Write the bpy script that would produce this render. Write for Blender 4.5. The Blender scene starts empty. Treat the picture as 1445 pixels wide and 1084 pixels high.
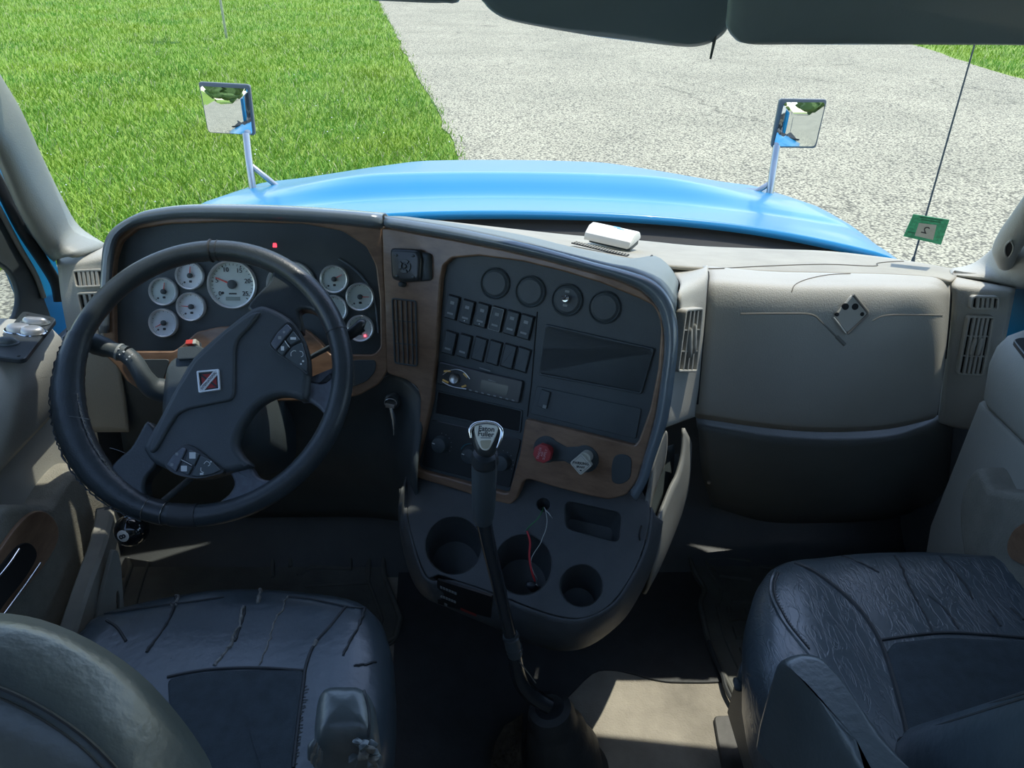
import bpy, bmesh, math, random
import numpy as np
from mathutils import Vector, Matrix, Euler, noise
from mathutils.bvhtree import BVHTree
random.seed(7); np.random.seed(7)
scene = bpy.context.scene
COL = scene.collection

# ------------------------------------------------------------------ camera, sky, sun, exposure
IMG_W, IMG_H, FOC = 1445.0, 1084.0, 1051.0
CAM_LOC = Vector((-0.05, 0.0, 1.35))
CAM_R = (Matrix.Rotation(math.radians(-1.2), 3, 'Z') @ Matrix.Rotation(math.radians(90 - 30.9), 3, 'X')
         @ Matrix.Rotation(math.radians(0.8), 3, 'Z'))
cam_data = bpy.data.cameras.new('camera')
cam_data.sensor_width = 36.0
cam_data.lens = 36.0 * FOC / IMG_W
cam_data.clip_start = 0.02
cam_data.clip_end = 600
cam = bpy.data.objects.new('camera', cam_data)
COL.objects.link(cam)
cam.matrix_world = Matrix.Translation(CAM_LOC) @ CAM_R.to_4x4()
scene.camera = cam

SUN_DIR = Vector((0.30, 0.26, 1.0)).normalized()          # towards the sun: high, right and ahead
world = bpy.data.worlds.new('sky'); scene.world = world
world.use_nodes = True
wn = world.node_tree.nodes; wl = world.node_tree.links
wn.clear()
sky = wn.new('ShaderNodeTexSky'); sky.sky_type = 'NISHITA'; sky.sun_disc = False
sky.sun_elevation = math.asin(SUN_DIR.z)
sky.sun_rotation = math.atan2(SUN_DIR.x, SUN_DIR.y)
sky.air_density = 1.0; sky.dust_density = 0.5; sky.ozone_density = 1.0
bg = wn.new('ShaderNodeBackground'); bg.inputs['Strength'].default_value = 0.36
wo = wn.new('ShaderNodeOutputWorld')
wl.new(sky.outputs['Color'], bg.inputs['Color']); wl.new(bg.outputs['Background'], wo.inputs['Surface'])
sun_data = bpy.data.lights.new('sun', 'SUN'); sun_data.energy = 3.7; sun_data.angle = math.radians(0.55)
sun_data.color = (1.0, 0.94, 0.82)
sun = bpy.data.objects.new('sun', sun_data); COL.objects.link(sun)
sun.rotation_euler = SUN_DIR.to_track_quat('Z', 'Y').to_euler()
sun.location = SUN_DIR * 30
scene.view_settings.view_transform = 'Standard'
scene.view_settings.look = 'None'
scene.view_settings.gamma = 1.0
scene.view_settings.use_curve_mapping = False
scene.view_settings.exposure = 0.28

# ------------------------------------------------------------------ helpers
def ray(px, py):
    d = Vector(((px - IMG_W / 2) / FOC, (IMG_H / 2 - py) / FOC, -1.0))
    return CAM_R @ d

def U(px, py, X=None, Y=None, Z=None, D=None):
    """point in the cab seen at a photo pixel, at a measured X, Y, Z or depth"""
    r = ray(px, py)
    if Y is not None: t = (Y - CAM_LOC.y) / r.y
    elif X is not None: t = (X - CAM_LOC.x) / r.x
    elif Z is not None: t = (Z - CAM_LOC.z) / r.z
    else: t = D
    return CAM_LOC + r * t

class Frame:
    """a plane in the cab: origin, two axes in the plane, outward normal"""
    def __init__(self, o, n, up=Vector((0, 0, 1))):
        self.o = Vector(o); self.n = Vector(n).normalized()
        self.ey = (Vector(up) - self.n * Vector(up).dot(self.n)).normalized()
        self.ex = self.ey.cross(self.n).normalized()
    def px(self, x, y, h=0.0):
        r = ray(x, y); o = self.o + self.n * h
        p = CAM_LOC + r * ((o - CAM_LOC).dot(self.n) / r.dot(self.n)) - o
        return (p.dot(self.ex), p.dot(self.ey))
    def pxs(self, pts, h=0.0): return [self.px(x, y, h) for x, y in pts]
    def w(self, a, b, h=0.0): return self.o + self.ex * a + self.ey * b + self.n * h
    def wp(self, x, y, h=0.0): a, b = self.px(x, y, h); return self.w(a, b, h)
    def mat(self):
        return Matrix(((self.ex.x, self.ey.x, self.n.x, self.o.x), (self.ex.y, self.ey.y, self.n.y, self.o.y),
                       (self.ex.z, self.ey.z, self.n.z, self.o.z), (0, 0, 0, 1)))
    def moved(self, h): f = Frame(self.o + self.n * h, self.n, self.ey); return f
def quad_frame(p0, p1, p2):
    """frame from lower-left, lower-right and upper-left points"""
    n = (p1 - p0).cross(p2 - p0).normalized()
    return Frame(p0, n, p2 - p0)

def rootof(o):
    while o.parent: o = o.parent
    return o

def thing(name, label, cat, loc=(0, 0, 0), group=None):
    o = bpy.data.objects.new(name, None); COL.objects.link(o)
    o.empty_display_size = 0.05; o.location = loc
    o['label'] = label; o['category'] = cat
    if group: o['group'] = group
    return o

def tag(o, label, cat, group=None, kind=None):
    o['label'] = label; o['category'] = cat
    if group: o['group'] = group
    if kind: o['kind'] = kind
    return o

def struct(o, label=None):
    o['kind'] = 'structure'
    if label: o['label'] = label
    return o

def obj(name, V, F, mat, parent=None, smooth=True, angle=38, uv=None):
    V = np.array([tuple(v) for v in V], dtype=float)
    if parent is not None: off = np.array(rootof(parent).location)
    else:
        lo = V.min(0); hi = V.max(0); off = np.array(((lo[0] + hi[0]) / 2, (lo[1] + hi[1]) / 2, lo[2]))
    me = bpy.data.meshes.new(name)
    me.from_pydata((V - off).tolist(), [], F)
    me.validate(); me.update()
    if smooth:
        me.shade_smooth(); me.set_sharp_from_angle(angle=math.radians(angle))
    if mat: me.materials.append(mat)
    o = bpy.data.objects.new(name, me); COL.objects.link(o)
    if parent is not None: o.parent = parent
    else: o.location = off
    return o

def mesh_obj(name, me, M, mat, parent=None, smooth=True, angle=38):
    V = [M @ v.co for v in me.vertices]; F = [tuple(p.vertices) for p in me.polygons]
    bpy.data.meshes.remove(me)
    return obj(name, V, F, mat, parent, smooth, angle)

class MB:
    """collects geometry for ONE part"""
    def __init__(self): self.V = []; self.F = []
    def add(self, V, F):
        b = len(self.V); self.V += [Vector(v) for v in V]; self.F += [tuple(i + b for i in f) for f in F]; return self
    def build(self, name, mat, parent=None, smooth=True, angle=38): return obj(name, self.V, self.F, mat, parent, smooth, angle)

def inset(loop, d):
    n = len(loop); out = []
    A = sum(loop[i][0] * loop[(i + 1) % n][1] - loop[(i + 1) % n][0] * loop[i][1] for i in range(n))
    s = 1 if A > 0 else -1
    for i in range(n):
        p0, p1, p2 = loop[i - 1], loop[i], loop[(i + 1) % n]
        e1 = Vector((p1[0] - p0[0], p1[1] - p0[1])); e2 = Vector((p2[0] - p1[0], p2[1] - p1[1]))
        if e1.length < 1e-9: e1 = e2
        if e2.length < 1e-9: e2 = e1
        e1.normalize(); e2.normalize()
        n1 = Vector((-e1.y, e1.x)) * s; n2 = Vector((-e2.y, e2.x)) * s
        m = n1 + n2
        if m.length < 1e-6: m = n1
        m.normalize(); k = d / max(0.5, m.dot(n1))
        out.append((p1[0] + m.x * k, p1[1] + m.y * k))
    return out

def prism_geo(fr, loop, h0, h1, ch=0.0, steps=1):
    n = len(loop)
    A = sum(loop[i][0] * loop[(i + 1) % n][1] - loop[(i + 1) % n][0] * loop[i][1] for i in range(n))
    if A < 0: loop = loop[::-1]
    rings = [(loop, h0)]
    if ch > 0:
        rings.append((loop, h1 - ch))
        for k in range(1, steps + 1):
            a = math.pi / 2 * k / steps
            rings.append((inset(loop, ch * (1 - math.cos(a)) if steps > 1 else ch), h1 - ch + ch * math.sin(a)))
    else: rings.append((loop, h1))
    V = [fr.w(a, b, h) for lp, h in rings for a, b in lp]
    F = []
    for r in range(len(rings) - 1):
        for i in range(n):
            j = (i + 1) % n
            F.append((r * n + i, r * n + j, (r + 1) * n + j, (r + 1) * n + i))
    F.append(tuple(range((len(rings) - 1) * n, len(rings) * n)))
    F.append(tuple(range(n - 1, -1, -1)))
    return V, F
def prism(name, fr, loop, h0, h1, mat, parent=None, ch=0.0, steps=1, angle=38):
    V, F = prism_geo(fr, loop, h0, h1, ch, steps)
    o = obj(name, V, F, mat, parent, True, angle)
    if ch > 0:
        m = o.modifiers.new('normals', 'WEIGHTED_NORMAL'); m.keep_sharp = True
    return o

def plate(name, fr, loops, h0, h1, mat, parent=None, bev=0.001, res=2):
    """plate with holes: first loop outer, the others holes"""
    cu = bpy.data.curves.new(name, 'CURVE'); cu.dimensions = '2D'; cu.fill_mode = 'BOTH'
    cu.extrude = max(1e-5, (h1 - h0) / 2 - bev); cu.bevel_depth = bev; cu.bevel_resolution = res; cu.offset = -bev
    for lp in loops:
        s = cu.splines.new('POLY'); s.points.add(len(lp) - 1)
        for p, q in zip(s.points, lp): p.co = (q[0], q[1], 0, 1)
        s.use_cyclic_u = True
    t = bpy.data.objects.new(name, cu)
    me = bpy.data.meshes.new_from_object(t)
    bpy.data.objects.remove(t); bpy.data.curves.remove(cu)
    return mesh_obj(name, me, fr.mat() @ Matrix.Translation((0, 0, (h0 + h1) / 2)), mat, parent)

def text(name, fr, s, size, a, b, h, mat, parent=None, rot=0.0, thick=0.0004, mirror=False, sx=1.0, align='CENTER', off=0.0):
    cu = bpy.data.curves.new(name, 'FONT'); cu.body = s; cu.size = size; cu.extrude = thick; cu.resolution_u = 3
    cu.align_x = align; cu.align_y = 'CENTER'; cu.offset = off
    t = bpy.data.objects.new(name, cu)
    me = bpy.data.meshes.new_from_object(t)
    bpy.data.objects.remove(t); bpy.data.curves.remove(cu)
    M = fr.mat() @ Matrix.Translation((a, b, h)) @ Matrix.Rotation(rot, 4, 'Z') @ Matrix.Diagonal((-sx if mirror else sx, 1, 1, 1))
    return mesh_obj(name, me, M, mat, parent, smooth=False)

def roundpoly(pts, r, n=4):
    out = []; m = len(pts)
    for i in range(m):
        p0, p1, p2 = Vector(pts[i - 1][:2]), Vector(pts[i][:2]), Vector(pts[(i + 1) % m][:2])
        ri = r[i] if isinstance(r, (list, tuple)) else r
        a = p1 + (p0 - p1).normalized() * min(ri, (p0 - p1).length * 0.49)
        c = p1 + (p2 - p1).normalized() * min(ri, (p2 - p1).length * 0.49)
        for k in range(n + 1):
            t = k / n
            q = a * (1 - t) ** 2 + p1 * (2 * t * (1 - t)) + c * t * t
            out.append((q.x, q.y))
    return out
def rrect(a0, b0, a1, b1, r, n=4): return roundpoly([(a0, b0), (a1, b0), (a1, b1), (a0, b1)], r, n)
def circ(a, b, r, n=24, ry=None, ph=0.0):
    ry = r if ry is None else ry
    return [(a + r * math.cos(ph + 2 * math.pi * i / n), b + ry * math.sin(ph + 2 * math.pi * i / n)) for i in range(n)]

def cr1(P, n, closed=False):
    """Catmull-Rom resample of rows of an array (first axis), n samples per span"""
    P = np.asarray(P, float); m = len(P); out = []
    spans = m if closed else m - 1
    for i in range(spans):
        if closed: p0, p1, p2, p3 = P[(i - 1) % m], P[i], P[(i + 1) % m], P[(i + 2) % m]
        else:
            p1, p2 = P[i], P[i + 1]
            p0 = P[i - 1] if i > 0 else 2 * p1 - p2
            p3 = P[i + 2] if i + 2 < m else 2 * p2 - p1
        for k in range(n):
            t = k / n
            out.append(0.5 * (2 * p1 + (p2 - p0) * t + (2 * p0 - 5 * p1 + 4 * p2 - p3) * t * t + (3 * p1 - p0 - 3 * p2 + p3) * t ** 3))
    if not closed: out.append(P[-1])
    return np.array(out)
def curve(pts, n=6, closed=False): return [Vector(p) for p in cr1([tuple(p) for p in pts], n, closed)]

def smooth2(pts, n=4, closed=True): return [tuple(p)[:2] for p in cr1([(p[0], p[1], 0) for p in pts], n, closed)]
def grid_geo(rows, nu=4, nv=4, closed=False):
    G = np.array([[tuple(p) for p in r] for r in rows], float)
    G = cr1(G, nv) if nv > 1 else G
    G = np.swapaxes(cr1(np.swapaxes(G, 0, 1), nu, closed), 0, 1) if nu > 1 else G
    R, C = G.shape[:2]
    V = G.reshape(-1, 3); F = []
    cc = C if closed else C - 1
    for i in range(R - 1):
        for j in range(cc):
            k = (j + 1) % C
            F.append((i * C + j, i * C + k, (i + 1) * C + k, (i + 1) * C + j))
    return V, F, R, C
def grid(name, rows, mat, parent=None, nu=4, nv=4, thick=0.004, closed=False, flip=False, angle=60, bevel=0):
    V, F, R, C = grid_geo(rows, nu, nv, closed)
    V = np.asarray(V); flip = 0.0                       # outer side faces the cab's eye point
    for f in F:
        a, b, c = V[f[0]], V[f[1]], V[f[2]]; nn = np.cross(b - a, c - a) + np.cross(c - a, V[f[3]] - a)
        flip += float(np.dot(nn, np.array(CAM_LOC) - a))
    if flip < 0: F = [f[::-1] for f in F]
    o = obj(name, V, F, mat, parent, True, angle)
    if thick:
        m = o.modifiers.new('thickness', 'SOLIDIFY'); m.thickness = thick; m.offset = -1
    return o

def tube_geo(path, r, sides=10, caps=True, squash=None):
    P = [Vector(p) for p in path]; n = len(P)
    rs = r if isinstance(r, (list, tuple)) else [r] * n
    if len(rs) != n: rs = list(np.interp(np.linspace(0, 1, n), np.linspace(0, 1, len(rs)), rs))
    T = []
    for i in range(n):
        t = P[min(i + 1, n - 1)] - P[max(i - 1, 0)]
        T.append(t.normalized() if t.length > 1e-9 else Vector((0, 0, 1)))
    up = Vector((0, 0, 1)) if abs(T[0].z) < 0.9 else Vector((0, 1, 0))
    x = T[0].cross(up).normalized(); V = []; F = []
    for i in range(n):
        x = (x - T[i] * x.dot(T[i])).normalized(); y = T[i].cross(x)
        for k in range(sides):
            a = 2 * math.pi * k / sides
            V.append(P[i] + x * (rs[i] * math.cos(a)) + y * (rs[i] * math.sin(a) * (squash or 1)))
    for i in range(n - 1):
        for k in range(sides):
            j = (k + 1) % sides
            F.append((i * sides + k, i * sides + j, (i + 1) * sides + j, (i + 1) * sides + k))
    if caps:
        F.append(tuple(range(sides - 1, -1, -1))); F.append(tuple(range((n - 1) * sides, n * sides)))
    return V, F
def tube(name, path, r, mat, parent=None, sides=10, n=0, squash=None):
    if n: path = curve(path, n)
    V, F = tube_geo(path, r, sides, True, squash)
    return obj(name, V, F, mat, parent, True, 50)

def lathe_geo(fr, a, b, prof, n=24, close=True):
    """prof: (radius, height) pairs, revolved round the frame's normal at (a, b)"""
    V = []; F = []
    for r, h in prof:
        for k in range(n):
            t = 2 * math.pi * k / n
            V.append(fr.w(a + r * math.cos(t), b + r * math.sin(t), h))
    m = len(prof)
    for i in range(m - 1):
        for k in range(n):
            j = (k + 1) % n
            F.append((i * n + k, i * n + j, (i + 1) * n + j, (i + 1) * n + k))
    if close:
        F.append(tuple(range(n - 1, -1, -1))); F.append(tuple(range((m - 1) * n, m * n)))
    return V, F
def lathe(name, fr, a, b, prof, mat, parent=None, n=24, close=True, angle=38):
    V, F = lathe_geo(fr, a, b, prof, n, close)
    return obj(name, V, F, mat, parent, True, angle)

def pillow(name, loop, rings, mat, parent=None, fr=None, angle=60, n=0, crown=None):
    """cushion: smooth outline (2D) with rings of (inset, height); fr maps (a, b, h) to the cab"""
    fr = fr or Frame((0, 0, 0), (0, 0, 1), (0, 1, 0))
    if n: loop = [tuple(p)[:2] for p in cr1([(p[0], p[1], 0) for p in loop], n, True)]
    m = len(loop)
    A = sum(loop[i][0] * loop[(i + 1) % m][1] - loop[(i + 1) % m][0] * loop[i][1] for i in range(m))
    if A < 0: loop = loop[::-1]
    cx = sum(p[0] for p in loop) / m; cy = sum(p[1] for p in loop) / m
    V = []; F = []
    for d, h in rings:
        for (x, y) in loop:
            L = math.hypot(x - cx, y - cy) + 1e-9; k = max(0.02, 1 - d / L)
            qx, qy = cx + (x - cx) * k, cy + (y - cy) * k
            hh = h + (crown(qx, qy) if crown else 0)
            V.append(fr.w(qx, qy, hh))
    for i in range(len(rings) - 1):
        for k in range(m):
            j = (k + 1) % m
            F.append((i * m + k, i * m + j, (i + 1) * m + j, (i + 1) * m + k))
    F.append(tuple(range(m - 1, -1, -1)))
    top = len(rings) - 1
    V.append(fr.w(cx, cy, rings[-1][1] + (crown(cx, cy) if crown else 0)))
    for k in range(m): F.append((top * m + k, top * m + (k + 1) % m, len(V) - 1))
    return obj(name, V, F, mat, parent, True, angle)

def box(name, c, s, mat, parent=None, ch=0.004, rz=0.0):
    fr = Frame((c[0], c[1], c[2] - s[2] / 2), (0, 0, 1), (-math.sin(rz), math.cos(rz), 0))
    return prism(name, fr, [(-s[0] / 2, -s[1] / 2), (s[0] / 2, -s[1] / 2), (s[0] / 2, s[1] / 2), (-s[0] / 2, s[1] / 2)], 0, s[2], mat, parent, ch)

def bvh(o):
    off = rootof(o).location if o.parent else o.location
    return BVHTree.FromPolygons([v.co + off for v in o.data.vertices], [tuple(p.vertices) for p in o.data.polygons])
def hit(bv, x, y, lift=0.0):
    p, n, _, _ = bv.ray_cast(CAM_LOC, ray(x, y).normalized())
    if p is None: return None
    if n.dot(ray(x, y)) > 0: n = -n
    return p + n * lift
def drape(name, bv, pts, r, mat, parent, lift=.0004, n=5, sides=6, jag=0):
    """a seam, tear or trim line laid along a surface"""
    Q = cr1([(x, y, 0) for x, y in pts], n)
    P = [hit(bv, q[0], q[1], lift) for q in Q]; P = [p for p in P if p is not None]
    if len(P) < 2: return None
    if jag: P = [p + Vector((random.gauss(0, jag), random.gauss(0, jag), random.gauss(0, jag * .3))) for p in P]
    rr = r if not jag else [random.uniform(.5, 1.25) * r for _ in P]
    return tube(name, P, rr, mat, parent, sides)
def surf_frame(bv, corners):
    """frame lying on a surface under four pixel corners (ul, ur, lr, ll) and the lift that clears it"""
    mx = sum(c[0] for c in corners) / 4; my = sum(c[1] for c in corners) / 4
    P = [hit(bv, c[0] + (mx - c[0]) * .2, c[1] + (my - c[1]) * .2) for c in corners]
    n = (P[2] - P[0]).cross(P[1] - P[3]).normalized()
    o = (P[0] + P[1] + P[2] + P[3]) / 4
    if n.dot(CAM_LOC - o) < 0: n = -n
    fr = Frame(o, n); m = 0.0
    for i in range(7):
        for j in range(7):
            u, v = i / 6, j / 6
            x = (corners[0][0] * (1 - u) + corners[1][0] * u) * (1 - v) + (corners[3][0] * (1 - u) + corners[2][0] * u) * v
            y = (corners[0][1] * (1 - u) + corners[1][1] * u) * (1 - v) + (corners[3][1] * (1 - u) + corners[2][1] * u) * v
            h = hit(bv, x, y)
            if h is not None: m = max(m, (h - o).dot(n))
    return fr, m

# ------------------------------------------------------------------ materials
def material(name, col, rough=0.5, metal=0.0, var=0.0, vscale=8.0, bump=0.0, bscale=200.0, col2=None, spec=0.5, coat=0.0,
             emit=None, estr=0.0, detail=4.0, stretch=None, rvar=0.0, bkind='noise'):
    m = bpy.data.materials.new(name); m.use_nodes = True
    nt = m.node_tree; N = nt.nodes; L = nt.links
    p = N['Principled BSDF']
    p.inputs['Base Color'].default_value = (*col, 1); p.inputs['Roughness'].default_value = rough
    p.inputs['Metallic'].default_value = metal; p.inputs['Specular IOR Level'].default_value = spec
    p.inputs['Coat Weight'].default_value = coat; p.inputs['Coat Roughness'].default_value = 0.05
    if emit: p.inputs['Emission Color'].default_value = (*emit, 1); p.inputs['Emission Strength'].default_value = estr
    tc = N.new('ShaderNodeTexCoord'); vec = tc.outputs['Object']
    if stretch:
        mp = N.new('ShaderNodeMapping'); mp.inputs['Scale'].default_value = stretch
        L.new(vec, mp.inputs['Vector']); vec = mp.outputs['Vector']
    if var or col2:
        nz = N.new('ShaderNodeTexNoise'); nz.inputs['Scale'].default_value = vscale; nz.inputs['Detail'].default_value = detail
        nz.inputs['Roughness'].default_value = 0.62
        L.new(vec, nz.inputs['Vector'])
        rp = N.new('ShaderNodeValToRGB')
        c2 = col2 or tuple(c * (1 - var) for c in col); c1 = col if col2 else tuple(min(1, c * (1 + var)) for c in col)
        rp.color_ramp.elements[0].color = (*c2, 1); rp.color_ramp.elements[0].position = 0.32
        rp.color_ramp.elements[1].color = (*c1, 1); rp.color_ramp.elements[1].position = 0.68
        L.new(nz.outputs['Fac'], rp.inputs['Fac']); L.new(rp.outputs['Color'], p.inputs['Base Color'])
        if rvar:
            mr = N.new('ShaderNodeMapRange'); mr.inputs['To Min'].default_value = rough - rvar; mr.inputs['To Max'].default_value = rough + rvar
            L.new(nz.outputs['Fac'], mr.inputs['Value']); L.new(mr.outputs['Result'], p.inputs['Roughness'])
    if bump:
        if bkind == 'voronoi':
            b = N.new('ShaderNodeTexVoronoi'); b.inputs['Scale'].default_value = bscale; out = b.outputs['Distance']
        else:
            b = N.new('ShaderNodeTexNoise'); b.inputs['Scale'].default_value = bscale; b.inputs['Detail'].default_value = 3; out = b.outputs['Fac']
        L.new(vec, b.inputs['Vector'])
        bp = N.new('ShaderNodeBump'); bp.inputs['Strength'].default_value = bump; bp.inputs['Distance'].default_value = 0.002
        L.new(out, bp.inputs['Height']); L.new(bp.outputs['Normal'], p.inputs['Normal'])
    return m

TAN = material('tan vinyl', (0.42, 0.415, 0.37), 0.62, var=0.05, vscale=5, bump=0.35, bscale=420)
TANDUST = material('dusty tan vinyl', (0.34, 0.325, 0.27), 0.75, var=0.10, vscale=9, bump=0.35, bscale=420)
GREY = material('grey green door vinyl', (0.37, 0.375, 0.34), 0.55, var=0.05, vscale=6, bump=0.25, bscale=380)
DARKGREY = material('dark grey moulded plastic', (0.085, 0.095, 0.098), 0.55, var=0.08, vscale=12, bump=0.3, bscale=500)
BLACK = material('black moulded plastic', (0.058, 0.076, 0.084), 0.5, var=0.10, vscale=14, bump=0.2, bscale=600)
BLACKG = material('black gloss plastic', (0.030, 0.037, 0.041), 0.33, var=0.1, vscale=10)
BROW = material('dark slate brow vinyl', (0.13, 0.17, 0.20), 0.25, var=0.08, vscale=10, bump=0.15, bscale=500, spec=.9)
RUBBER = material('black rubber', (0.036, 0.041, 0.044), 0.55, var=0.15, vscale=20, bump=0.3, bscale=120)
VOID = material('dark opening', (0.012, 0.014, 0.015), 0.8)
WOOD = material('brown burl woodgrain', (0.30, 0.19, 0.12), 0.34, col2=(0.185, 0.11, 0.068), vscale=22, detail=7, stretch=(1.0, 1.0, 3.0), coat=0.25)
CHROME = material('chrome', (0.80, 0.82, 0.83), 0.12, metal=1.0, var=0.04, vscale=30)
STEEL = material('brushed steel', (0.55, 0.56, 0.56), 0.32, metal=1.0, var=0.08, vscale=40)
GRING = material('bright gauge ring', (0.82, 0.86, 0.88), 0.35, metal=0.55, var=0.03)
ALLOY = material('painted alloy post', (0.42, 0.44, 0.45), 0.3, metal=0.7, var=0.05, vscale=30)
DIAL = material('pale dial face', (0.80, 0.86, 0.90), 0.55, var=0.04, vscale=30)
DIALG = material('big dial face', (0.60, 0.69, 0.67), 0.5, var=0.03, vscale=30)
NEEDLE = material('red needle', (0.75, 0.10, 0.07), 0.5, var=0.05)
INK = material('dark print', (0.03, 0.035, 0.04), 0.6)
WHITEINK = material('pale print', (0.62, 0.66, 0.66), 0.6)
DIMINK = material('faded print', (0.26, 0.29, 0.29), 0.6)
LEATHER = material('black seat leather', (0.052, 0.073, 0.088), 0.30, var=0.12, vscale=14, bump=0.35, bscale=70, rvar=0.06, spec=.9)
LEATHER2 = material('worn dark leather', (0.085, 0.105, 0.11), 0.35, var=0.15, vscale=10, bump=0.3, bscale=110, rvar=0.08, spec=.8)
CLOTH = material('charcoal seat cloth', (0.058, 0.074, 0.084), 0.85, var=0.15, vscale=40, bump=0.6, bscale=700, spec=0.25)
THREAD = material('grey thread', (0.16, 0.17, 0.17), 0.8)
FOAM = material('exposed backing', (0.20, 0.19, 0.165), 0.9, var=0.3, vscale=60, bump=0.6, bscale=300)
BLUE = material('blue car paint', (0.001, 0.185, 0.385), 0.32, var=0.03, vscale=3, coat=0.15, spec=.4)
CARPET = material('floor covering', (0.30, 0.28, 0.235), 0.9, var=0.25, vscale=7, bump=0.9, bscale=260, rvar=0.05)
MAT = material('rubber floor mat', (0.115, 0.12, 0.108), 0.62, var=0.2, vscale=10, bump=0.3, bscale=200)
REDK = material('red knob plastic', (0.42, 0.045, 0.05), 0.4, var=0.06)
WHITEK = material('ivory knob plastic', (0.60, 0.60, 0.52), 0.45, var=0.05, vscale=20)
WHITE = material('white plastic', (0.80, 0.79, 0.72), 0.4, var=0.03)
# ------------------------------------------------------------------ ground outside
GZ = -1.20
def ground_mat(name, build):
    m = bpy.data.materials.new(name); m.use_nodes = True
    build(m.node_tree, m.node_tree.nodes, m.node_tree.links, m.node_tree.nodes['Principled BSDF']); return m
def ramp(N, pts):
    r = N.new('ShaderNodeValToRGB'); e = r.color_ramp.elements
    while len(e) < len(pts): e.new(0.5)
    for k, (p, c) in enumerate(pts): e[k].position = p; e[k].color = (*c, 1)
    return r
def b_grass(nt, N, L, p):
    tc = N.new('ShaderNodeTexCoord')
    n1 = N.new('ShaderNodeTexNoise'); n1.inputs['Scale'].default_value = 0.55; n1.inputs['Detail'].default_value = 5
    n2 = N.new('ShaderNodeTexNoise'); n2.inputs['Scale'].default_value = 22; n2.inputs['Detail'].default_value = 4
    mx = N.new('ShaderNodeMix'); mx.data_type = 'FLOAT'; mx.inputs[0].default_value = 0.55
    r = ramp(N, [(0.3, (0.11, 0.20, 0.016)), (0.5, (0.18, 0.29, 0.024)), (0.7, (0.26, 0.36, 0.05))])
    for n in (n1, n2): L.new(tc.outputs['Object'], n.inputs['Vector'])
    L.new(n1.outputs['Fac'], mx.inputs[2]); L.new(n2.outputs['Fac'], mx.inputs[3]); L.new(mx.outputs[0], r.inputs['Fac'])
    L.new(r.outputs['Color'], p.inputs['Base Color']); p.inputs['Roughness'].default_value = 0.9
    bp = N.new('ShaderNodeBump'); bp.inputs['Strength'].default_value = 0.8; bp.inputs['Distance'].default_value = 0.04
    L.new(n2.outputs['Fac'], bp.inputs['Height']); L.new(bp.outputs['Normal'], p.inputs['Normal'])
def b_road(nt, N, L, p):
    tc = N.new('ShaderNodeTexCoord')
    v = N.new('ShaderNodeTexVoronoi'); v.inputs['Scale'].default_value = 34
    n1 = N.new('ShaderNodeTexNoise'); n1.inputs['Scale'].default_value = 0.5; n1.inputs['Detail'].default_value = 6
    n2 = N.new('ShaderNodeTexNoise'); n2.inputs['Scale'].default_value = 60; n2.inputs['Detail'].default_value = 3
    wob = N.new('ShaderNodeTexNoise'); wob.inputs['Scale'].default_value = 1.6; wob.inputs['Detail'].default_value = 5
    cv = N.new('ShaderNodeTexVoronoi'); cv.feature = 'DISTANCE_TO_EDGE'; cv.inputs['Scale'].default_value = 0.33
    for n in (v, n1, n2, wob): L.new(tc.outputs['Object'], n.inputs['Vector'])
    va = N.new('ShaderNodeVectorMath'); va.operation = 'MULTIPLY_ADD'; va.inputs[1].default_value = (1.1, 1.1, 0)
    L.new(wob.outputs['Color'], va.inputs[0]); L.new(tc.outputs['Object'], va.inputs[2]); L.new(va.outputs[0], cv.inputs['Vector'])
    stone = ramp(N, [(0.0, (0.55, 0.52, 0.385)), (0.40, (0.43, 0.405, 0.295)), (0.75, (0.135, 0.127, 0.095))])
    L.new(v.outputs['Distance'], stone.inputs['Fac'])
    tone = ramp(N, [(0.3, (0.86, 0.86, 0.84)), (0.7, (1.08, 1.07, 1.05))])
    L.new(n1.outputs['Fac'], tone.inputs['Fac'])
    m1 = N.new('ShaderNodeMix'); m1.data_type = 'RGBA'; m1.blend_type = 'MULTIPLY'; m1.inputs[0].default_value = 1.0
    L.new(stone.outputs['Color'], m1.inputs[6]); L.new(tone.outputs['Color'], m1.inputs[7])
    fine = ramp(N, [(0.3, (0.72, 0.72, 0.70)), (0.6, (1.12, 1.12, 1.1))])
    L.new(n2.outputs['Fac'], fine.inputs['Fac'])
    m2 = N.new('ShaderNodeMix'); m2.data_type = 'RGBA'; m2.blend_type = 'MULTIPLY'; m2.inputs[0].default_value = 1.0
    L.new(m1.outputs[2], m2.inputs[6]); L.new(fine.outputs['Color'], m2.inputs[7])
    crack = ramp(N, [(0.0, (0.55, 0.55, 0.54)), (0.006, (1, 1, 1))])
    L.new(cv.outputs['Distance'], crack.inputs['Fac'])
    m3 = N.new('ShaderNodeMix'); m3.data_type = 'RGBA'; m3.blend_type = 'MULTIPLY'; m3.inputs[0].default_value = 1.0
    L.new(m2.outputs[2], m3.inputs[6]); L.new(crack.outputs['Color'], m3.inputs[7])
    L.new(m3.outputs[2], p.inputs['Base Color']); p.inputs['Roughness'].default_value = 0.92
    bp = N.new('ShaderNodeBump'); bp.inputs['Strength'].default_value = 0.7; bp.inputs['Distance'].default_value = 0.012
    L.new(v.outputs['Distance'], bp.inputs['Height']); bp.invert = True; L.new(bp.outputs['Normal'], p.inputs['Normal'])
GRASS = ground_mat('lawn', b_grass); ROAD = ground_mat('chip seal road', b_road)

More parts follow.
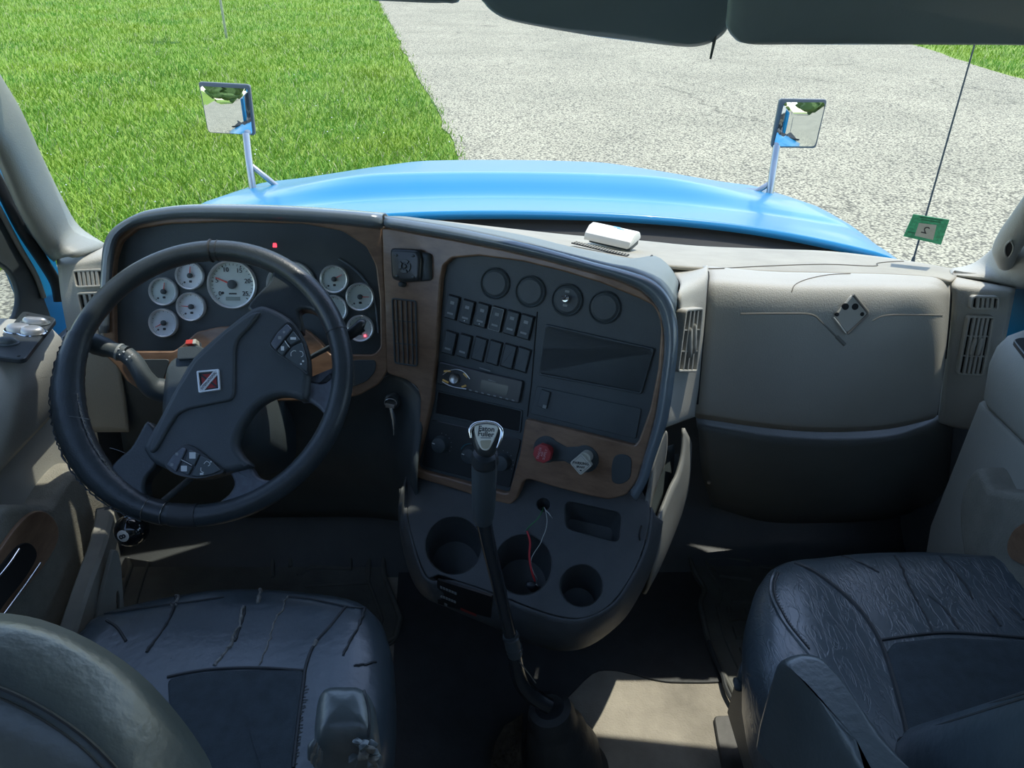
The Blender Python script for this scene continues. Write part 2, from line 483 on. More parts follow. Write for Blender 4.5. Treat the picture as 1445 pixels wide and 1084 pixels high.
lawn_pts = [(220 * math.cos(a), 220 * math.sin(a), GZ) for a in np.linspace(0, 2 * math.pi, 49)[:-1]]
o = obj('ground_lawn', lawn_pts + [(x, y, GZ - 0.3) for x, y, _ in lawn_pts],
        [tuple(range(48))] + [(i, i + 48, (i + 1) % 48 + 48, (i + 1) % 48) for i in range(48)], GRASS, smooth=False)
struct(o, 'green lawn stretching away beside the road')
L_edge = [(-9.5, 70), (-6.6, 45), (-5.2, 36), (-3.6, 27), (-2.35, 20), (-1.30, 14.2), (-0.62, 10.2), (-0.35, 8.2), (-1.6, 7.1), (-4.2, 6.2), (-7.0, 4.8), (-9.5, 0), (-10, -8), (-10, -25), (-10, -110)]
R_edge = [(17, 70), (14, 45), (12.6, 30), (11.95, 22.4), (11.5, 17.9), (11.6, 12), (13, 4), (16, -4), (24, -12), (60, -16)]
Lc = [p for p in cr1([(x, y, 0) for x, y in L_edge], 10)]
rng = random.Random(3)
Lc = [(p[0] + rng.uniform(-0.05, 0.05), p[1]) for p in Lc]
Rc = [(p[0] + rng.uniform(-0.05, 0.05), p[1]) for p in cr1([(x, y, 0) for x, y in R_edge], 10)]
road_loop = Lc + [(60, -110)] + Rc[::-1]
fg = Frame((0, 0, GZ), (0, 0, 1), (0, 1, 0))
o = prism('ground_road', fg, road_loop, -0.1, 0.02, ROAD)
struct(o, 'pale grey chip seal road curving past the lawn')
Lx = sorted([(p[1], p[0]) for p in Lc]); Rx = sorted([(p[1], p[0]) for p in Rc])
def on_road(x, y):
    return np.interp(y, [a for a, _ in Lx], [b for _, b in Lx]) < x < np.interp(y, [a for a, _ in Rx], [b for _, b in Rx])

# grass blades: uncountable
def grass_blades(n):
    V = []; F = []; C = []
    k = 0
    while k < n:
        r = 5.0 * math.exp(random.random() * math.log(60 / 5.0)); a = random.uniform(math.radians(42), math.radians(150))
        x, y = r * math.cos(a), r * math.sin(a)
        if on_road(x + random.gauss(0, 0.08), y): continue
        if x > -1.25 and y < 4 and x < 1.25: continue
        k += 1
        h = random.uniform(0.035, 0.10) * (1 + 0.02 * r); w = random.uniform(0.003, 0.0065) * (1 + 0.035 * r)
        t = random.uniform(0, 2 * math.pi); dx, dy = math.cos(t), math.sin(t); l = random.uniform(0.2, 1.1) * h
        q = random.uniform(0, 2 * math.pi); lx, ly = l * math.cos(q), l * math.sin(q)
        b = len(V)
        V += [(x - dx * w, y - dy * w, GZ), (x + dx * w, y + dy * w, GZ), (x + lx * .4 + dx * w * .8, y + ly * .4 + dy * w * .8, GZ + h * .6),
              (x + lx * .4 - dx * w * .8, y + ly * .4 - dy * w * .8, GZ + h * .6), (x + lx, y + ly, GZ + h)]
        F += [(b, b + 1, b + 2, b + 3), (b + 3, b + 2, b + 4)]
        g = noise.noise(Vector((x * .35, y * .35, 0))) * .9 + noise.noise(Vector((x * 1.3, y * 1.3, 5))) * .6 + random.uniform(-.6, .6)
        w_ = noise.noise(Vector((x * .6, y * .6, 9)))
        c = (0.20 + .08 * g + .06 * w_, 0.345 + .09 * g, max(.012, 0.030 + .016 * g - .01 * w_))
        if random.random() < .07: c = (0.42, 0.43, 0.20)
        C += [c] * 5
    m = bpy.data.materials.new('grass blades'); m.use_nodes = True
    p = m.node_tree.nodes['Principled BSDF']; at = m.node_tree.nodes.new('ShaderNodeAttribute'); at.attribute_name = 'tint'
    m.node_tree.links.new(at.outputs['Color'], p.inputs['Base Color']); p.inputs['Roughness'].default_value = 0.5; p.inputs['Specular IOR Level'].default_value = .3
    me = bpy.data.meshes.new('grass'); me.from_pydata(V, [], F); me.materials.append(m)
    ca = me.color_attributes.new('tint', 'FLOAT_COLOR', 'POINT')
    ca.data.foreach_set('color', np.array([(*c, 1) for c in C], dtype=np.float32).ravel())
    o = bpy.data.objects.new('grass', me); COL.objects.link(o)
    return tag(o, 'short bright green grass blades covering the roadside lawn', 'grass', kind='stuff')
grass_blades(230000)
CLOVER = material('white clover bloom', (0.85, 0.83, 0.78), 0.8)
mb = MB()
for k in range(260):
    r = 5.5 * math.exp(random.random() * math.log(26 / 5.5)); a = random.uniform(math.radians(92), math.radians(145))
    x, y = r * math.cos(a), r * math.sin(a)
    if on_road(x, y) or noise.noise(Vector((x * .5, y * .5, 3))) < -0.1: continue
    s = random.uniform(.007, .013); z = GZ + random.uniform(.06, .10)
    mb.add([(x - s, y, z), (x, y - s, z), (x + s, y, z), (x, y + s, z), (x, y, z + s), (x, y, z - s)],
           [(0, 1, 4), (1, 2, 4), (2, 3, 4), (3, 0, 4), (1, 0, 5), (2, 1, 5), (3, 2, 5), (0, 3, 5)])
o = mb.build('clover_blooms', CLOVER); tag(o, 'tiny white clover blooms dotted across the lawn', 'flowers', kind='stuff')

# sign post
pb = U(320, 54, Z=GZ); sp = thing('sign_post', 'thin grey metal post standing in the lawn', 'post', pb)
mb = MB()
hw = 0.032
fr = Frame(pb - Vector((0, 0, 0.2)), (0, 0, 1), (0, 1, 0))
V, F = prism_geo(fr, [(-hw, -.016), (-hw * .4, -.016), (-hw * .4, .01), (hw * .4, .01), (hw * .4, -.016), (hw, -.016), (hw, .018), (-hw, .018)], 0, 5.6)
obj('channel', V, F, STEEL, sp)
fs = Frame(pb + Vector((0, -0.02, 3.6)), (-.5, -1, 0))
prism('sign_plate', fs, rrect(-.45, 0, .45, 1.7, .05), 0, .004, STEEL, sp)

# ------------------------------------------------------------------ truck bonnet and what stands on it
def hood_z(x, Y):
    ax = abs(x)
    base = .722 - .162 * (Y - 1.95) if Y < 2.28 else .668 - .005 * (Y - 2.28)
    deck = .722 - .15 * (Y - 1.95)
    top = .664 + .016 * math.sin(min(1, max(0, (Y - 2.26) / .34)) * math.pi / 2) - max(0, Y - 2.5) * .182 - max(0, Y - 3.05) ** 2 * 1.6
    low = .715 - .145 * (Y - 1.95) - max(0, Y - 2.9) ** 2 * 1.2
    rear = .722 - .185 * (Y - 1.95)
    s = min(1, max(0, (Y - 2.2) / .22)); s = s * s * (3 - 2 * s)
    mid = rear * (1 - s) + top * s
    lim = .80 - .16 * (Y - 2.2)
    k = min(1, max(0, (ax - (lim - .30)) / .55)); k = k * k * (3 - 2 * k)
    z = mid * (1 - k) + min(low, mid) * k
    f = min(1, max(0, (Y - 1.95) / .6)); return z - (.104 - .052 * f) * ax ** 2.2 - max(0, ax - 1.0) ** 2 * 1.6
xs = list(np.linspace(-1.24, 1.24, 63)); ys = list(np.linspace(1.95, 3.5, 60))
hood = thing('truck_hood', 'glossy blue truck hood with a raised centre seen through the windshield', 'hood', (0, 2.6, GZ))
V = [Vector((x * (1 - .10 * max(0, Y - 2.4)), Y, hood_z(x, Y))) for Y in ys for x in xs]
F = [(i * 63 + j, i * 63 + j + 1, (i + 1) * 63 + j + 1, (i + 1) * 63 + j) for i in range(59) for j in range(62)]
o = obj('hood_skin', V, F, BLUE, hood, True, 80)
m = o.modifiers.new('thickness', 'SOLIDIFY'); m.thickness = 0.02; m.offset = -1
# fenders drop away at the sides to wheel height, nose closes the front
for sx in (-1, 1):
    rows = []
    for Y in np.linspace(1.95, 3.5, 10):
        x = 1.24 * (1 - .10 * max(0, Y - 2.4)); z = hood_z(1.24, Y)
        rows.append([Vector((sx * x, Y, z)), Vector((sx * (x + .03), Y, z - .18)), Vector((sx * (x + .02), Y, z - .5)), Vector((sx * (x - .05), Y, -.55))])
    grid('fender', rows, BLUE, hood, nu=4, nv=2, thick=.02, flip=sx > 0)
rows = []
for z in (0, -.12, -.4, -1.1):
    rows.append([Vector((x * (1 - .10 * 1.1), 3.5 + (.10 if z < 0 else 0) + (.05 if z < -.2 else 0) - .12 * (x / 1.24) ** 2 * (1 if z < 0 else 0), hood_z(x, 3.5) + z)) for x in np.linspace(-1.24, 1.24, 9)])
grid('nose', rows, BLUE, hood, nu=3, nv=4, thick=.02)
# cowl under the windshield
rows = []
for Y, dz in ((1.99, -.035), (1.90, -.058), (1.80, -.06), (1.62, -.05)):
    rows.append([Vector((x, Y - (.18 * (x / 1.2) ** 2 if Y < 1.7 else 0), .722 + dz - .1 * abs(x) ** 2.2)) for x in np.linspace(-1.2, 1.2, 9)])
o = grid('cowl_panel', rows, VOID, None, nu=4, nv=4, thick=.015)
tag(o, 'black cowl strip between the blue hood and the dashboard top', 'cowl')

MIRROR = material('mirror glass', (0.86, 0.90, 0.90), 0.015, metal=1.0)
HOUS = material('grey mirror housing', (0.12, 0.135, 0.14), 0.4, var=0.06)
def hood_mirror(label, corners, glassc, postpx, brace, Dm, sx, aim):
    ctr = U(sum(c[0] for c in corners) / 4, sum(c[1] for c in corners) / 4, D=Dm)
    t = thing('hood_mirror', label, 'mirror', U(*postpx[-1], D=Dm))
    n = aim.normalized()
    fr = Frame(ctr, n)
    outer = roundpoly([fr.px(*c) for c in corners], .012, 4)
    # housing: dish behind the glass
    A = [outer, inset(outer, .004), inset(outer, .03)]
    V, F = prism_geo(fr, outer, -.006, .006, .004, 2)
    mb = MB().add(V, F)
    n_ = len(outer)
    back = [(outer, -.006), (inset(outer, .006), -.035), (inset(outer, .03), -.055)]
    V = [fr.w(a, b, h) for lp, h in back for a, b in lp]
    F = [(r * n_ + i, r * n_ + (i + 1) % n_, (r + 1) * n_ + (i + 1) % n_, (r + 1) * n_ + i) for r in range(2) for i in range(n_)] + [tuple(range(2 * n_, 3 * n_))]
    mb.add(V, F); mb.build('housing', HOUS, t)
    gl = roundpoly([fr.px(*c, h=.007) for c in glassc], .012, 5)
    # convex glass: rings towards the middle rising
    m_ = len(gl); cx = sum(p[0] for p in gl) / m_; cy = sum(p[1] for p in gl) / m_
    V = []; F = []; K = 8; R = 1.1
    for k in range(K):
        s = 1 - k / K
        for a, b in gl:
            da, db = (a - cx) * s, (b - cy) * s
            V.append(fr.w(cx + da, cy + db, .0085 + (.0115 - (da * da + db * db) / (2 * R)) * .9))
    V.append(fr.w(cx, cy, .0085 + .0115 * .9))
    for k in range(K - 1):
        for i in range(m_): F.append((k * m_ + i, k * m_ + (i + 1) % m_, (k + 1) * m_ + (i + 1) % m_, (k + 1) * m_ + i))
    for i in range(m_): F.append(((K - 1) * m_ + i, (K - 1) * m_ + (i + 1) % m_, len(V) - 1))
    F.append(tuple(range(m_))[::-1])
    obj('mirror_glass', V, F, MIRROR, t, True, 60)
    P = [U(x, y, D=Dm + .02) for x, y in postpx]
    P.append(P[-1] + Vector((0, .02, -.22)))
    tube('post', P, .013, ALLOY, t, 12)
    B = [U(x, y, D=Dm + .03) for x, y in brace]; B.append(B[-1] + Vector((-sx * .10, .05, -.12)))
    tube('brace', B, .010, ALLOY, t, 10)
    return t
hood_mirror('square chrome-post hood mirror standing over the lawn on the left fender',
            [(280, 115), (353, 119), (361, 191), (294, 187)], [(283, 121), (350, 125), (357, 189.5), (295, 186)],
            [(347, 189), (351, 225), (356, 262)], [(355, 234), (380, 254)], 2.72, -1, Vector((.07, -1, .04)))
hood_mirror('square hood mirror on the right fender against the grey road',
            [(1100, 139), (1167, 140), (1151, 209), (1087, 208)], [(1106, 144), (1164, 144), (1149, 206), (1091, 206)],
            [(1096, 206), (1090, 245), (1086, 275)], [(1088, 258), (1068, 270)], 2.72, 1, Vector((-.10, -1, .04)))

# whip antenna
ab = U(1293, 352, Y=1.93); at_ = U(1375, 64, Y=1.93)
an = thing('whip_antenna', 'thin black whip antenna rising beside the right windshield pillar', 'antenna', ab)
dirn = (at_ - ab)
tube('rod', [ab - dirn * .12, at_ + dirn * .9], [.0028, .0014], BLACK, an, 8)
lathe('antenna_base', Frame(ab - dirn * .16, dirn), 0, 0, [(.014, 0), (.014, .02), (.006, .04), (.004, .06)], BLACK, an, 12)

# ------------------------------------------------------------------ far things that the hood mirrors show
def tree(x, y, h, r, seed, label):
    rg = random.Random(seed); t = thing('tree', label, 'tree', (x, y, GZ), 'trees behind the truck')
    tube('trunk', [(x, y, GZ - .2), (x + .1, y, GZ + h * .3), (x, y + .1, GZ + h * .6)], [.25, .18, .08], material('bark', (.12, .09, .06), .9, var=.3, vscale=6, bump=.8, bscale=20), t, 8)
    bm = bmesh.new()
    for k in range(24):
        c = Vector((x + rg.gauss(0, r * .45), y + rg.gauss(0, r * .45), GZ + h * rg.uniform(.12, .85)))
        q = bmesh.ops.create_icosphere(bm, subdivisions=2, radius=r * rg.uniform(.35, .6))
        for v in q['verts']:
            v.co = v.co * (1 + .25 * noise.noise(v.co * 1.3 + c)) + c
    me = bpy.data.meshes.new('crown'); bm.to_mesh(me); bm.free()
    mesh_obj('crown', me, Matrix.Identity(4), LEAF, t, True, 30)
LEAF = material('tree foliage', (.07, .13, .03), .8, var=.4, vscale=3, bump=1.0, bscale=9)
for k, (x, y, h, r, lb) in enumerate([(-14, -46, 8, 3.5, 'broad green tree beside the pale shed behind the truck'), (-10, -58, 10, 4, 'tall green tree far behind the truck on the left'),
                                      (2, -75, 9, 4, 'round green tree far down the road behind the truck'), (18, -66, 10, 5, 'wide green tree far behind the truck on the right'), (40, -60, 9, 5, 'low spreading tree at the right of the far treeline'), (30, -85, 12, 5, 'tallest dark tree of the far treeline behind the truck')]):
    tree(x, y, h, r, k, lb)
bd = thing('shed_building', 'long pale metal shed standing behind the truck on the left', 'building', (-30, -38, GZ))
SHED = material('pale shed cladding', (.62, .58, .48), .7, var=.06, vscale=2)
box('wall', (-30, -38, GZ + 2.6), (16, 12, 5.2), SHED, bd, .02)
fr = Frame((-30, -38, GZ + 5.2), (1, 0, 0), (0, 0, 1))
prism('roof', fr, [(-6.4, 0), (6.4, 0), (0, 1.7)], -8.3, 8.3, material('shed roof', (.5, .5, .5), .5), bd)
for yy in (-41, -36):
    fr = Frame((-22, yy, GZ + 2.4), (1, 0, 0), (0, 0, 1)); w = prism('window', fr, rrect(-1, 0, 1, 1.2, .05), 0, .06, WHITE, bd)
    prism('pane', fr, rrect(-.9, .1, .9, 1.1, .02), .05, .07, VOID, w)
# ------------------------------------------------------------------ cab shell
o = box('floor', (0, .5, -.02), (2.04, 2.3, .04), CARPET, None, 0); struct(o, 'worn cab floor covering between the seats')
rows = [[Vector((x, 1.30, -.01)) for x in (-1.0, -.3, .3, 1.0)], [Vector((x, 1.45, .06)) for x in (-1.0, -.3, .3, 1.0)],
        [Vector((x, 1.575, .32)) for x in (-1.0, -.3, .3, 1.0)], [Vector((x, 1.605, .60)) for x in (-1.0, -.3, .3, 1.0)]]
o = grid('wall_front', rows, DARKGREY, None, nu=3, nv=4, thick=.02); struct(o, 'dark toe board and firewall under the dashboard')
HEAD = material('headliner', (0.15, 0.16, 0.16), 0.9, var=0.05, bump=0.4, bscale=500)
rows = [[Vector((x, 1.235 - .04 * (x / .95) ** 2, 1.67)) for x in np.linspace(-1.02, 1.02, 7)], [Vector((x, .9, 1.76)) for x in np.linspace(-1.01, 1.01, 7)],
        [Vector((x, .3, 1.80)) for x in np.linspace(-1.01, 1.01, 7)], [Vector((x, -.12, 1.80)) for x in np.linspace(-1.01, 1.01, 7)]]
o = grid('ceiling', rows, HEAD, None, nu=3, nv=4, thick=.03, flip=True); struct(o, 'cab headliner above the windshield')

# windshield pane, and a roof light added unseen to brighten the cab
def ws(u, v):   # u -1..1 across, v 0..1 up
    x = u * (.97 - .10 * v); return Vector((x, 1.70 - .24 * u * u - v * (.50 - .06 * u * u), .725 + v * .94))
GLASS = bpy.data.materials.new('windshield glass'); GLASS.use_nodes = True
nt = GLASS.node_tree; nt.nodes.clear()
tr = nt.nodes.new('ShaderNodeBsdfTransparent'); tr.inputs['Color'].default_value = (0.955, 0.965, 0.945, 1)
gl = nt.nodes.new('ShaderNodeBsdfGlossy'); gl.inputs['Roughness'].default_value = 0.02; gl.inputs['Color'].default_value = (.9, .95, 1, 1)
fn = nt.nodes.new('ShaderNodeFresnel'); fn.inputs['IOR'].default_value = 1.18
mx = nt.nodes.new('ShaderNodeMixShader'); ou = nt.nodes.new('ShaderNodeOutputMaterial')
nt.links.new(fn.outputs[0], mx.inputs[0]); nt.links.new(tr.outputs[0], mx.inputs[1]); nt.links.new(gl.outputs[0], mx.inputs[2]); nt.links.new(mx.outputs[0], ou.inputs['Surface'])
rows = [[ws(u, v) for u in np.linspace(-1, 1, 17)] for v in np.linspace(0, 1, 7)]
Vw, Fw, _, _ = grid_geo(rows, 1, 1)
o = obj('window_1', Vw, Fw, GLASS, None, True, 80); struct(o, 'wide one piece windshield above the dashboard')
o = box('added_roof_pane', (0, -.37, 1.80), (1.94, .5, .012), GLASS, None, 0); struct(o, 'unseen roof light pane added behind the seats to brighten the cab')
WS_BVH = BVHTree.FromPolygons([Vector(v) for v in Vw], Fw)
def on_glass(px, py):
    h = WS_BVH.ray_cast(CAM_LOC, ray(px, py).normalized()); return h[0], h[1]

rows = [[ws(u, .99 - (.215 + .17 * u * u + .085 * math.exp(-((u - .1) / .28) ** 2)) * k) + Vector((0, d, 0)) for u in np.linspace(-1, 1, 13)] for k, d in ((0, -.02), (.45, -.028), (.93, -.02), (1, -.004))]
o = grid('shade_trim', rows, HEAD, None, nu=2, nv=3, thick=.006, flip=True); struct(o, 'unseen headliner trim along the windshield top, shaped to shade the cab')  # unseen trim, its lower edge dipped to keep sun off console and seat
# windshield pillars
def pillar(name, edges, mat, flip, label):
    rows = [[U(*e[k][:2], Y=e[k][2]) for e in edges] for k in range(len(edges[0]))]
    o = grid(name, rows, mat, None, nu=4, nv=4, thick=.012, flip=flip); struct(o, label); return o
wl_ = [(150, 347, 1.47), (111, 321, 1.47), (88, 284, 1.42), (59, 225, 1.35), (29, 159, 1.27), (0, 109, 1.21), (-60, 0, 1.09), (-150, -180, .95)]
cl_ = [(79, 367, 1.37), (66, 355, 1.37), (50, 332, 1.33), (31, 300, 1.28), (14, 262, 1.23), (0, 229, 1.19), (-60, 92, 1.05), (-150, -120, .92)]
ml_ = [((a[0] * .45 + b[0] * .55), (a[1] * .45 + b[1] * .55), (a[2] + b[2]) / 2 - .045) for a, b in zip(wl_, cl_)]
bl_ = [(a[0] + 2, a[1] + 2, a[2] + .09) for a in wl_]
dl_ = [(b[0] - 3, b[1] + 3, b[2] + .07) for b in cl_]
PIL = material('grey green pillar vinyl', (0.26, 0.275, 0.25), 0.5, var=0.05, vscale=6, bump=0.25, bscale=380)
pillar('trim_1', [bl_, wl_, ml_, cl_, dl_], PIL, True, 'grey windshield pillar trim on the driver side')
wr_ = [(1338, 379.5, 1.46), (1369, 374, 1.44), (1389, 363, 1.42), (1415, 339, 1.37), (1445, 306, 1.31), (1500, 235, 1.2), (1600, 60, 1.05)]
cr_ = [(1346, 390, 1.38), (1395, 397, 1.36), (1432, 405, 1.34), (1450, 402, 1.30), (1475, 380, 1.25), (1530, 310, 1.13), (1640, 120, .98)]
mr_ = [((a[0] * .5 + b[0] * .5), (a[1] * .5 + b[1] * .5), (a[2] + b[2]) / 2 - .03) for a, b in zip(wr_, cr_)]
br_ = [(a[0] - 2, a[1] + 2, a[2] + .09) for a in wr_]
dr_ = [(b[0] + 3, b[1] + 3, b[2] + .07) for b in cr_]
pillar('trim_2', [br_, wr_, mr_, cr_, dr_], TAN, False, 'tan windshield pillar trim on the passenger side')
# grab handle on the right pillar
gh = thing('grab_handle', 'tan moulded grab handle on the passenger windshield pillar', 'handle', U(1424, 360, Y=1.30))
P = [U(1419, 372, Y=1.33), U(1420, 352, Y=1.27), U(1432, 330, Y=1.23), U(1452, 300, Y=1.19), U(1490, 240, Y=1.12), U(1540, 150, Y=1.03)]
grip = tube('grip', P, [.014, .022, .023, .021, .018, .016], TAN, gh, 16, 5)
gfr, gl0 = surf_frame(bvh(grip), [(1421, 344), (1427, 341), (1428, 357), (1422, 360)])
prism('screw_recess', gfr, smooth2([gfr.px(x, y, gl0) for x, y in [(1426, 340), (1429, 347), (1427, 356), (1422, 362), (1419, 357), (1420, 347)]], 4), gl0 - .006, gl0 + .0006, VOID, gh)
tube('recess_rim', [gfr.wp(x, y, gl0 + .0006) for x, y in [(1426, 339), (1430, 347), (1428, 357), (1422, 363.5), (1418, 357), (1419, 346), (1426, 339)]], .0015, TAN, gh, 6, 3)

# doors
def door(n, sx, label):
    d = bpy.data.objects.new('door_%d' % n, None); COL.objects.link(d); d.location = (sx * 1.0, .4, 0); struct(d, label)
    s = lambda x: x if sx > 0 else x
    yf = 1.195 if sx < 0 else 1.175
    fr = Frame((0, -.25, 0), (0, 1, 0), (0, 0, 1))       # a = -x
    L = [(1.03, .605), (1.03, .778), (.97, .778), (.86, .770), (.835, .758), (.822, .735), (.82, .70), (.835, .625), (.85, .605)]
    if sx > 0: L = [(x + .015, z) for x, z in L]
    L = [(-sx * x, z) for x, z in L]
    prism('armrest_ledge', fr, L, 0, yf + .25, GREY, d, .022, 3, 70)
    # lower panel with a rounded front edge
    fx = Frame((sx * .835, 0, 0), (-sx, 0, 0), (0, 0, 1))
    if sx < 0: edge = fx.pxs([(50, 712), (72, 678), (92, 657), (108, 655), (121, 672), (130, 715), (128, 760), (112, 812), (95, 862), (70, 930)])
    else: edge = fx.pxs([(1418, 690), (1400, 660), (1380, 680), (1372, 720), (1376, 770), (1390, 840), (1410, 930)])
    ed = [tuple(p)[:2] for p in cr1([(p[0], p[1], 0) for p in edge], 4)]
    Yb = -.25
    aY = lambda Y: Y * fx.ex.y
    loop = ed + [(aY(.2), -.02), (aY(Yb), .0), (aY(Yb), .60), (ed[0][0] - .1 * (1 if ed[0][0] > aY(0) else -1), .60)]
    prism('lower_panel', fx, loop, -.05, .028, FABRIC, d, .014, 3, 70)
    prism('door_skin', Frame((sx * 1.03, 0, 0), (-sx, 0, 0), (0, 0, 1)), [(aY(-.25), -.25), (aY(1.27), -.25), (aY(1.27), .745), (aY(-.25), .745)], -.05, 0, BLUE, d, .005)
    prism('middle_panel', Frame((sx * .86, 0, 0), (-sx, 0, 0), (0, 0, 1)), [(aY(-.25), .02), (aY(1.10), .02), (aY(1.18), .30), (aY(1.18), .61), (aY(-.25), .61)], -.14, 0.004, GREY, d, .01, 2)
    return d, fx
FABRIC = material('door carpet fabric', (0.23, 0.225, 0.19), 0.9, var=0.1, vscale=30, bump=0.7, bscale=350)
d1, fx1 = door(1, -1, 'driver door with window switches and wood inlay')
d2, fx2 = door(2, 1, 'passenger door with grey moulded armrest')
# wood inlay and pull on the driver door
wi = prism('wood_inlay', fx1, [tuple(p)[:2] for p in cr1([(*fx1.px(x, y, .03), 0) for x, y in [(-25, 808), (0, 772), (20, 744), (42, 724), (62, 722), (78, 738), (80, 762), (66, 790), (45, 818), (20, 848), (-10, 885), (-35, 880)]], 4, True)], .02, .034, WOOD, d1, .004, 2)
prism('pull_recess', fx1, [tuple(p)[:2] for p in cr1([(*fx1.px(x, y, .036), 0) for x, y in [(-40, 850), (0, 800), (26, 770), (44, 768), (52, 785), (36, 815), (10, 848), (-20, 885)]], 4, True)], .03, .0365, VOID, d1, .001)
tube('pull_trim', [fx1.wp(x, y, .038) for x, y in [(-15, 828), (0, 812), (15, 793), (27, 775)]], .0022, CHROME, wi, 8, 3)
tube('pull_trim', [fx1.wp(x, y, .040) for x, y in [(-10, 888), (12, 858), (36, 825), (57, 795)]], .0022, CHROME, wi, 8, 3)
prism('wood_inlay', fx2, [tuple(p)[:2] for p in cr1([(*fx2.px(x, y, .03), 0) for x, y in [(1423, 770), (1435, 745), (1470, 730), (1500, 740), (1510, 790), (1460, 800), (1430, 790)]], 4, True)], .02, .034, WOOD, d2, .004, 2)
# switch plate on the driver ledge
fz = Frame((0, 0, .772), (-.03 * -1, 0, 1), (0, 1, 0)); fz = Frame((-.9, 1.1, .7745), (.07, 0, 1), (0, 1, 0))
sp_ = prism('switch_plate', fz, roundpoly(fz.pxs([(33, 441), (81, 451), (34, 511), (-10, 505), (-12, 497)]), .012, 4), -.004, .004, BLACKG, d1, .0015)
def oval(fr, cx, cy, rx, ry, ang, h=0.0, n=20):
    a, b = fr.px(cx, cy, h)
    return [(a + rx * math.cos(t) * math.cos(ang) - ry * math.sin(t) * math.sin(ang), b + rx * math.cos(t) * math.sin(ang) + ry * math.sin(t) * math.cos(ang)) for t in np.linspace(0, 2 * math.pi, n + 1)[:-1]]
SWM = material('satin switch metal', (0.4, 0.42, 0.43), 0.36, metal=.6, var=.05)
for (x, y, rx, ry, m_) in [(27, 466, .020, .013, SWM), (46, 469.5, .019, .013, SWM), (50, 456, .021, .009, SWM), (10.5, 484, .015, .009, BLACK)]:
    s1 = prism('switch_rim', fz, oval(fz, x, y, rx + .004, ry + .004, 0, .004), .004, .0065, CHROME if m_ is SWM and y > 460 else BLACK, sp_, .001)
    fzz = fz.moved(.0065)
    pillow('rocker', oval(fz, x, y, rx, ry, 0, .004), [(0, .0), (.001, .004), (.004, .007), (.009, .008)], m_, sp_, fzz, 80)
for x, y in [(39.5, 443.5), (70.5, 450), (26.5, 502.5)]:
    a, b = fz.px(x, y, .004); lathe('screw', fz, a, b, [(.0025, .003), (.0025, .0045), (.001, .005)], VOID, sp_, 10)
fz2 = Frame((.9, 1.1, .7745), (-.07, 0, 1), (0, 1, 0))
prism('switch_plate', fz2, roundpoly(fz2.pxs([(1428, 481), (1445, 478), (1500, 510), (1490, 530), (1452, 512)]), .01, 4), -.004, .004, BLACKG, d2, .0015)

# cab side panels seen between door and pillar, door window frames
for sx, poly, name in ((-1, [(-70, 110), (0, 205), (33, 290), (75, 355), (112, 470), (60, 480), (44, 440), (22, 385), (-15, 330), (-70, 240)], 'wall_left'),
                       (1, [(1420, 395), (1470, 350), (1600, 200), (1600, 420), (1460, 470), (1395, 560), (1395, 480)], 'wall_right')):
    f = Frame((sx * 1.005, 0, 0), (-sx, 0, 0), (0, 0, 1))
    o = prism(name, f, f.pxs(poly), -.02, 0, BLUE, None, .003); struct(o, 'blue painted cab side beside the door frame')
f = Frame((-.985, 0, 0), (1, 0, 0), (0, 0, 1))
fo = f.pxs([(-150, 120), (-60, 212), (0, 310), (27, 360), (54, 412), (70, 455), (20, 480), (-100, 560), (-500, 800), (-900, 500), (-500, 100)])
fh = roundpoly(f.pxs([(-160, 190), (-20, 362), (12, 384), (24, 416), (18, 448), (-10, 470), (-100, 530), (-420, 690), (-700, 470), (-420, 170)]), .02, 3)
o = plate('window_frame', f, [fo, fh], -.004, .008, BLACK, d1, .003)  # black frame, widened over the blue side to stand in for shade
o = prism('window_2', f, inset(fh, -.005), -.003, -.001, GLASS); struct(o, 'driver door window glass')
tube('door_seal', [U(x, y, X=-.965) for x, y in [(-70, 130), (-20, 225), (0, 262), (30, 322), (58, 365), (78, 398), (84, 425)]], .011, RUBBER, d1, 8, 4)  # seal thickened to darken the blue strip as shade would
tube('door_seal', [U(x, y, X=-.972) for x, y in [(-70, 165), (-20, 262), (0, 297), (28, 350), (50, 388), (62, 420)]], .005, GREY, d1, 8, 4)
# passenger door window; unseen frame widened to block sun on the seat
f = Frame((.985, 0, 0), (-1, 0, 0), (0, 0, 1))
gy = lambda Y, z: (Y * f.ex.y, z)
o = plate('window_frame', f, [[gy(-.25, .78), gy(1.24, .78), gy(1.24, 1.05), gy(1.22, 1.35), gy(1.22, 1.66), gy(-.25, 1.62)], roundpoly([gy(-.2, .82), gy(1.05, .82), gy(1.0, .98), gy(.96, 1.14), gy(-.2, 1.14)], .03, 3)], -.02, .012, BLACK, d2, .004)
o = prism('window_3', f, [gy(-.2, .82), gy(1.05, .82), gy(1.0, .98), gy(.96, 1.14), gy(-.2, 1.14)], -.006, -.002, GLASS); struct(o, 'passenger door window glass')

